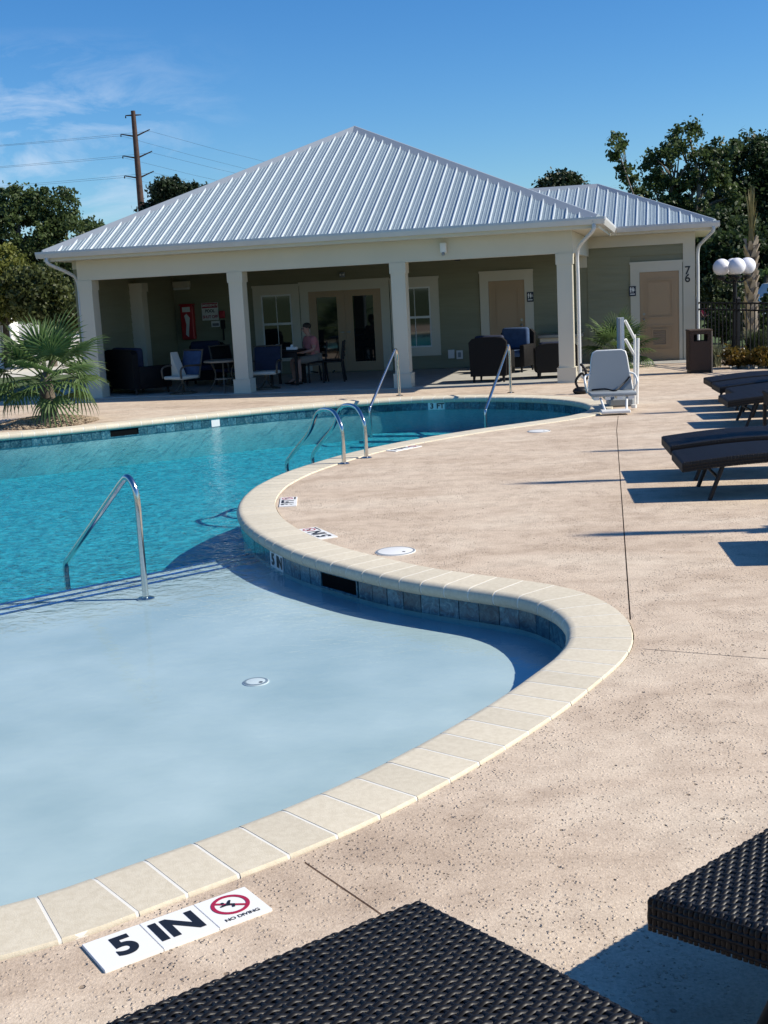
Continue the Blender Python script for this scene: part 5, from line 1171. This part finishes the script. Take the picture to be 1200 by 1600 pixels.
# the ones whose shadows cross the deck stand just right of the view
sv2 = Vector((math.cos(R(SUN_AZ)), math.sin(R(SUN_AZ))))/math.tan(R(SUN_EL))
for i, (tip, top, l) in enumerate((((.95,11.5),4.3,'tied palm right of the middle pair of loungers, beyond the view'),((1.3,8.95),4.0,'tied palm nearest the camera, just right of the view'),((2.0,13.4),4.1,'tied palm right of the side table, beyond the view'),((3.3,16.9),3.8,'tied palm right of the far lounger row, beyond the view'))):
    tied_palm(l, (tip[0]+sv2.x*top, tip[1]+sv2.y*top, 0), top-1.35, top, 10+i, .09)
def small_palm(label, loc, h):
    t = thing('small_palm', label, 'palm', loc); part('trunk', MB().tube([(0,0,-.1),(0,0,h)],[.12,.08],10), M['bark'], t, smooth=60)
    g = random.Random(4)
    for k in range(16):
        mb = MB(); L_ = .75; pts = [Vector((L_*f, 0, .35*f-1.0*f*f*.75)) for f in (0,.25,.5,.75,1)]; mb.tube(pts,.012,5)
        for f in np.linspace(.1,1,16):
            c = Vector((L_*f,0,.35*f-.75*f*f))
            for s in (-1,1): mb.add([c, c+Vector((.03,0,0)), c+Vector((.10,s*.16*(1.1-f*.6),-.10))],[(0,1,2)])
        o = part('frond', mb, M['palm'], t); o.location = (0,0,h); o.rotation_euler = (0,R(-g.uniform(-10,45)),R(k*137.5))
small_palm('small feathery palm in front of the grey blue house', (15.9,49.5,-.05), 1.7)

# ------------------------------------------------------------------ utility pole and wires
t = thing('utility_pole', 'rusty brown steel power pole with angled crossarms behind the roof', 'utility pole', (-21.85,120,-.05)); PX = -21.85
part('pole', MB().tube([(0,0,-.1),(0,0,19.8)],[.46,.21],14), M['rust'], t, smooth=60)
def zp(v): return 1.911 + (445-v)/F_PX*120*1.03 + .85
arms = []
for z, lx, rx, dz in ((19.4,-.75,.75,.0),(17.6,-1.35,1.45,.42),(15.6,-1.35,1.5,.42),(13.75,-1.35,1.5,.42)):
    part('crossarm', MB().tube([(0,0,z-.15 if dz else z),(lx,0,z+dz*.3)],[.09,.05],6), M['rust'], t)
    part('crossarm', MB().tube([(0,0,z-.15 if dz else z),(rx,0,z+dz)],[.09,.05],6), M['rust'], t)
    if dz: arms.append((z, lx, rx, dz))
    part('insulator', MB().lathe([(.03,z+dz*.3-.25),(.07,z+dz*.3-.2),(.03,z+dz*.3)],8,c=(lx,0,0)), M['rust'], t)
part('crossarm', MB().tube([(0,0,9.75),(-2.0,0,9.7)],[.12,.09],6), M['rust'], t); part('insulator', MB().lathe([(.05,8.9),(.09,9.0),(.05,9.6)],8,c=(-1.9,0,0)), M['rust'], t)
wi = 0
for (z, lx, rx, dz), hn in zip(arms, ('upper','middle','lower')):
    for side, (x0, z0, e) in zip(('left','right'), ((lx, z+dz*.3, (-110,126,z+2.3)), (rx, z+dz, (-110,135,z+2.9)))):
        a = Vector((PX+x0,120,z0-.2)); b = Vector(e); pts = [a.lerp(b,f)+Vector((0,0,-5*f*(1-f))) for f in np.linspace(0,1,14)]
        tag(part('power_line', MB().tube(pts,.011,4,False), M['wire']), f'power line running left from the {side} tip of the {hn} crossarms on the rusty pole', 'power line', 'power lines on the rusty pole')
    for side, (x0, z0, e) in zip(('left','right'), ((lx, z+dz*.3, (60,300,z+6)), (rx, z+dz, (66,300,z+7)))):
        a = Vector((PX+x0,120,z0-.2)); b = Vector(e); pts = [a.lerp(b,f)+Vector((0,0,-22*f*(1-f))) for f in np.linspace(0,1,18)]
        tag(part('power_line', MB().tube(pts,.011,4,False), M['wire']), f'power line sagging right from the {side} tip of the {hn} crossarms on the rusty pole', 'power line', 'power lines on the rusty pole')

# ------------------------------------------------------------------ far houses, car, street sign
def house(name, label, loc, rot, w_, d, h, m, ridge, wins):
    t = thing(name, label, 'house', loc, rot)
    part('wall', MB().box(-w_/2,w_/2,-d/2,d/2,0,h), m, t)
    o = .45; part('roof', MB().add([(-w_/2-o,-d/2-o,h),(w_/2+o,-d/2-o,h),(w_/2+o,d/2+o,h),(-w_/2-o,d/2+o,h),(-w_/2+d*.35,0,h+ridge),(w_/2-d*.35,0,h+ridge)],[(0,1,5,4),(2,3,4,5),(1,2,5),(3,0,4),(3,2,1,0)]).box(-w_/2-o,w_/2+o,-d/2-o-.02,-d/2-o,h-.18,h), M['shingle'], t)
    for x, z0, z1 in wins:
        wnd = part('window', ring(MB(), x-.55,x+.55,z0,z1,.1,-d/2-.05,-d/2), M['white'], t); part('pane', MB().box(x-.45,x+.45,-d/2-.03,-d/2-.01,z0+.1,z1-.1), M['glass'], wnd)
        part('mullion', MB().box(x-.03,x+.03,-d/2-.045,-d/2-.03,z0+.1,z1-.1), M['white'], wnd)
house('white_house', 'white house with a pale roof cut by the left edge', (-16.5,40,-.05), R(0), 8, 6, 2.45, M['house_white'], 1.1, ((3.3,.7,2.1),(1.2,.7,2.1)))
house('grey_house', 'grey blue house with a brown roof at the right edge', (23.0,60,-.05), R(-18), 10, 8, 2.6, M['house_blue'], 1.9, ((-2.6,.8,2.1),(1.0,.8,2.1)))
t = thing('parked_car', 'white car parked on the road at the right edge behind the fence', 'car', (16.35,46,-.05), R(4))
part('body', MB().prism([(-2.1,.30),(2.1,.30),(2.15,.75),(1.9,.9),(1.1,.95),(-1.3,.98),(-2.1,.95),(-2.2,.6)],-.85,.85,'y'), M['car_white'], t)
part('roof', MB().prism([(-1.75,.965),(1.15,.93),(.45,1.42),(.2,1.46),(-1.0,1.46),(-1.45,1.40)],-.74,.74,'y'), M['car_white'], t)
part('side_window', MB().prism([(-1.45,1.0),(.85,.98),(.38,1.37),(-1.2,1.38)],-.752,-.742,'y'), M['glass'], t)
part('windshield', MB().add([(1.13,-.68,.97),(1.13,.68,.97),(.50,.66,1.40),(.50,-.66,1.40)],[(0,1,2,3)]), M['glass'], t)
for x in (-1.35,1.35):
    for s in (-1,1):
        wh = part('wheel', MB().lathe([(.2,-.1),(.32,-.1),(.34,-.06),(.34,.06),(.32,.1),(.2,.1)],20,M=Matrix.Translation((x,s*.80,.34))@Matrix.Rotation(R(90),4,'X')), M['tyre'], t, smooth=40)
        part('rim', MB().lathe([(0,-.09),(.2,-.105),(.2,.105),(0,.09)],16,M=Matrix.Translation((x,s*.80,.34))@Matrix.Rotation(R(90),4,'X')), M['metal'], wh, smooth=40)
for s in (-1,1): part('headlight', MB().rbox(2.08,2.16,s*.6-.16,s*.6+.16,.68,.8,.02,1), M['sign_white'], t)
t = thing('street_sign', 'pale street name sign on a thin post beyond the fence', 'street sign', (15.4,56,-.05))
part('post', MB().tube([(0,0,-.1),(0,0,1.35)],.045,8), M['lift_grey'], t); part('blade', MB().box(-.36,.36,-.015,.015,1.2,1.36), mat('sign_green_grey', (.28,.36,.34)), t)
t = thing('stop_sign', 'small red sign on a short post seen through the fence by the clubhouse corner', 'sign', (13.6,50.2,-.05))
part('post', MB().tube([(0,0,-.1),(0,0,.35)],.03,8), M['lift_grey'], t); part('plate', MB().lathe([(0,-.01),(.2,-.01),(.2,.01),(0,.01)],8,M=Matrix.Translation((0,-.03,.3))@Matrix.Rotation(R(90),4,'X')@Matrix.Rotation(R(22.5),4,'Z')), M['sign_red'], t)
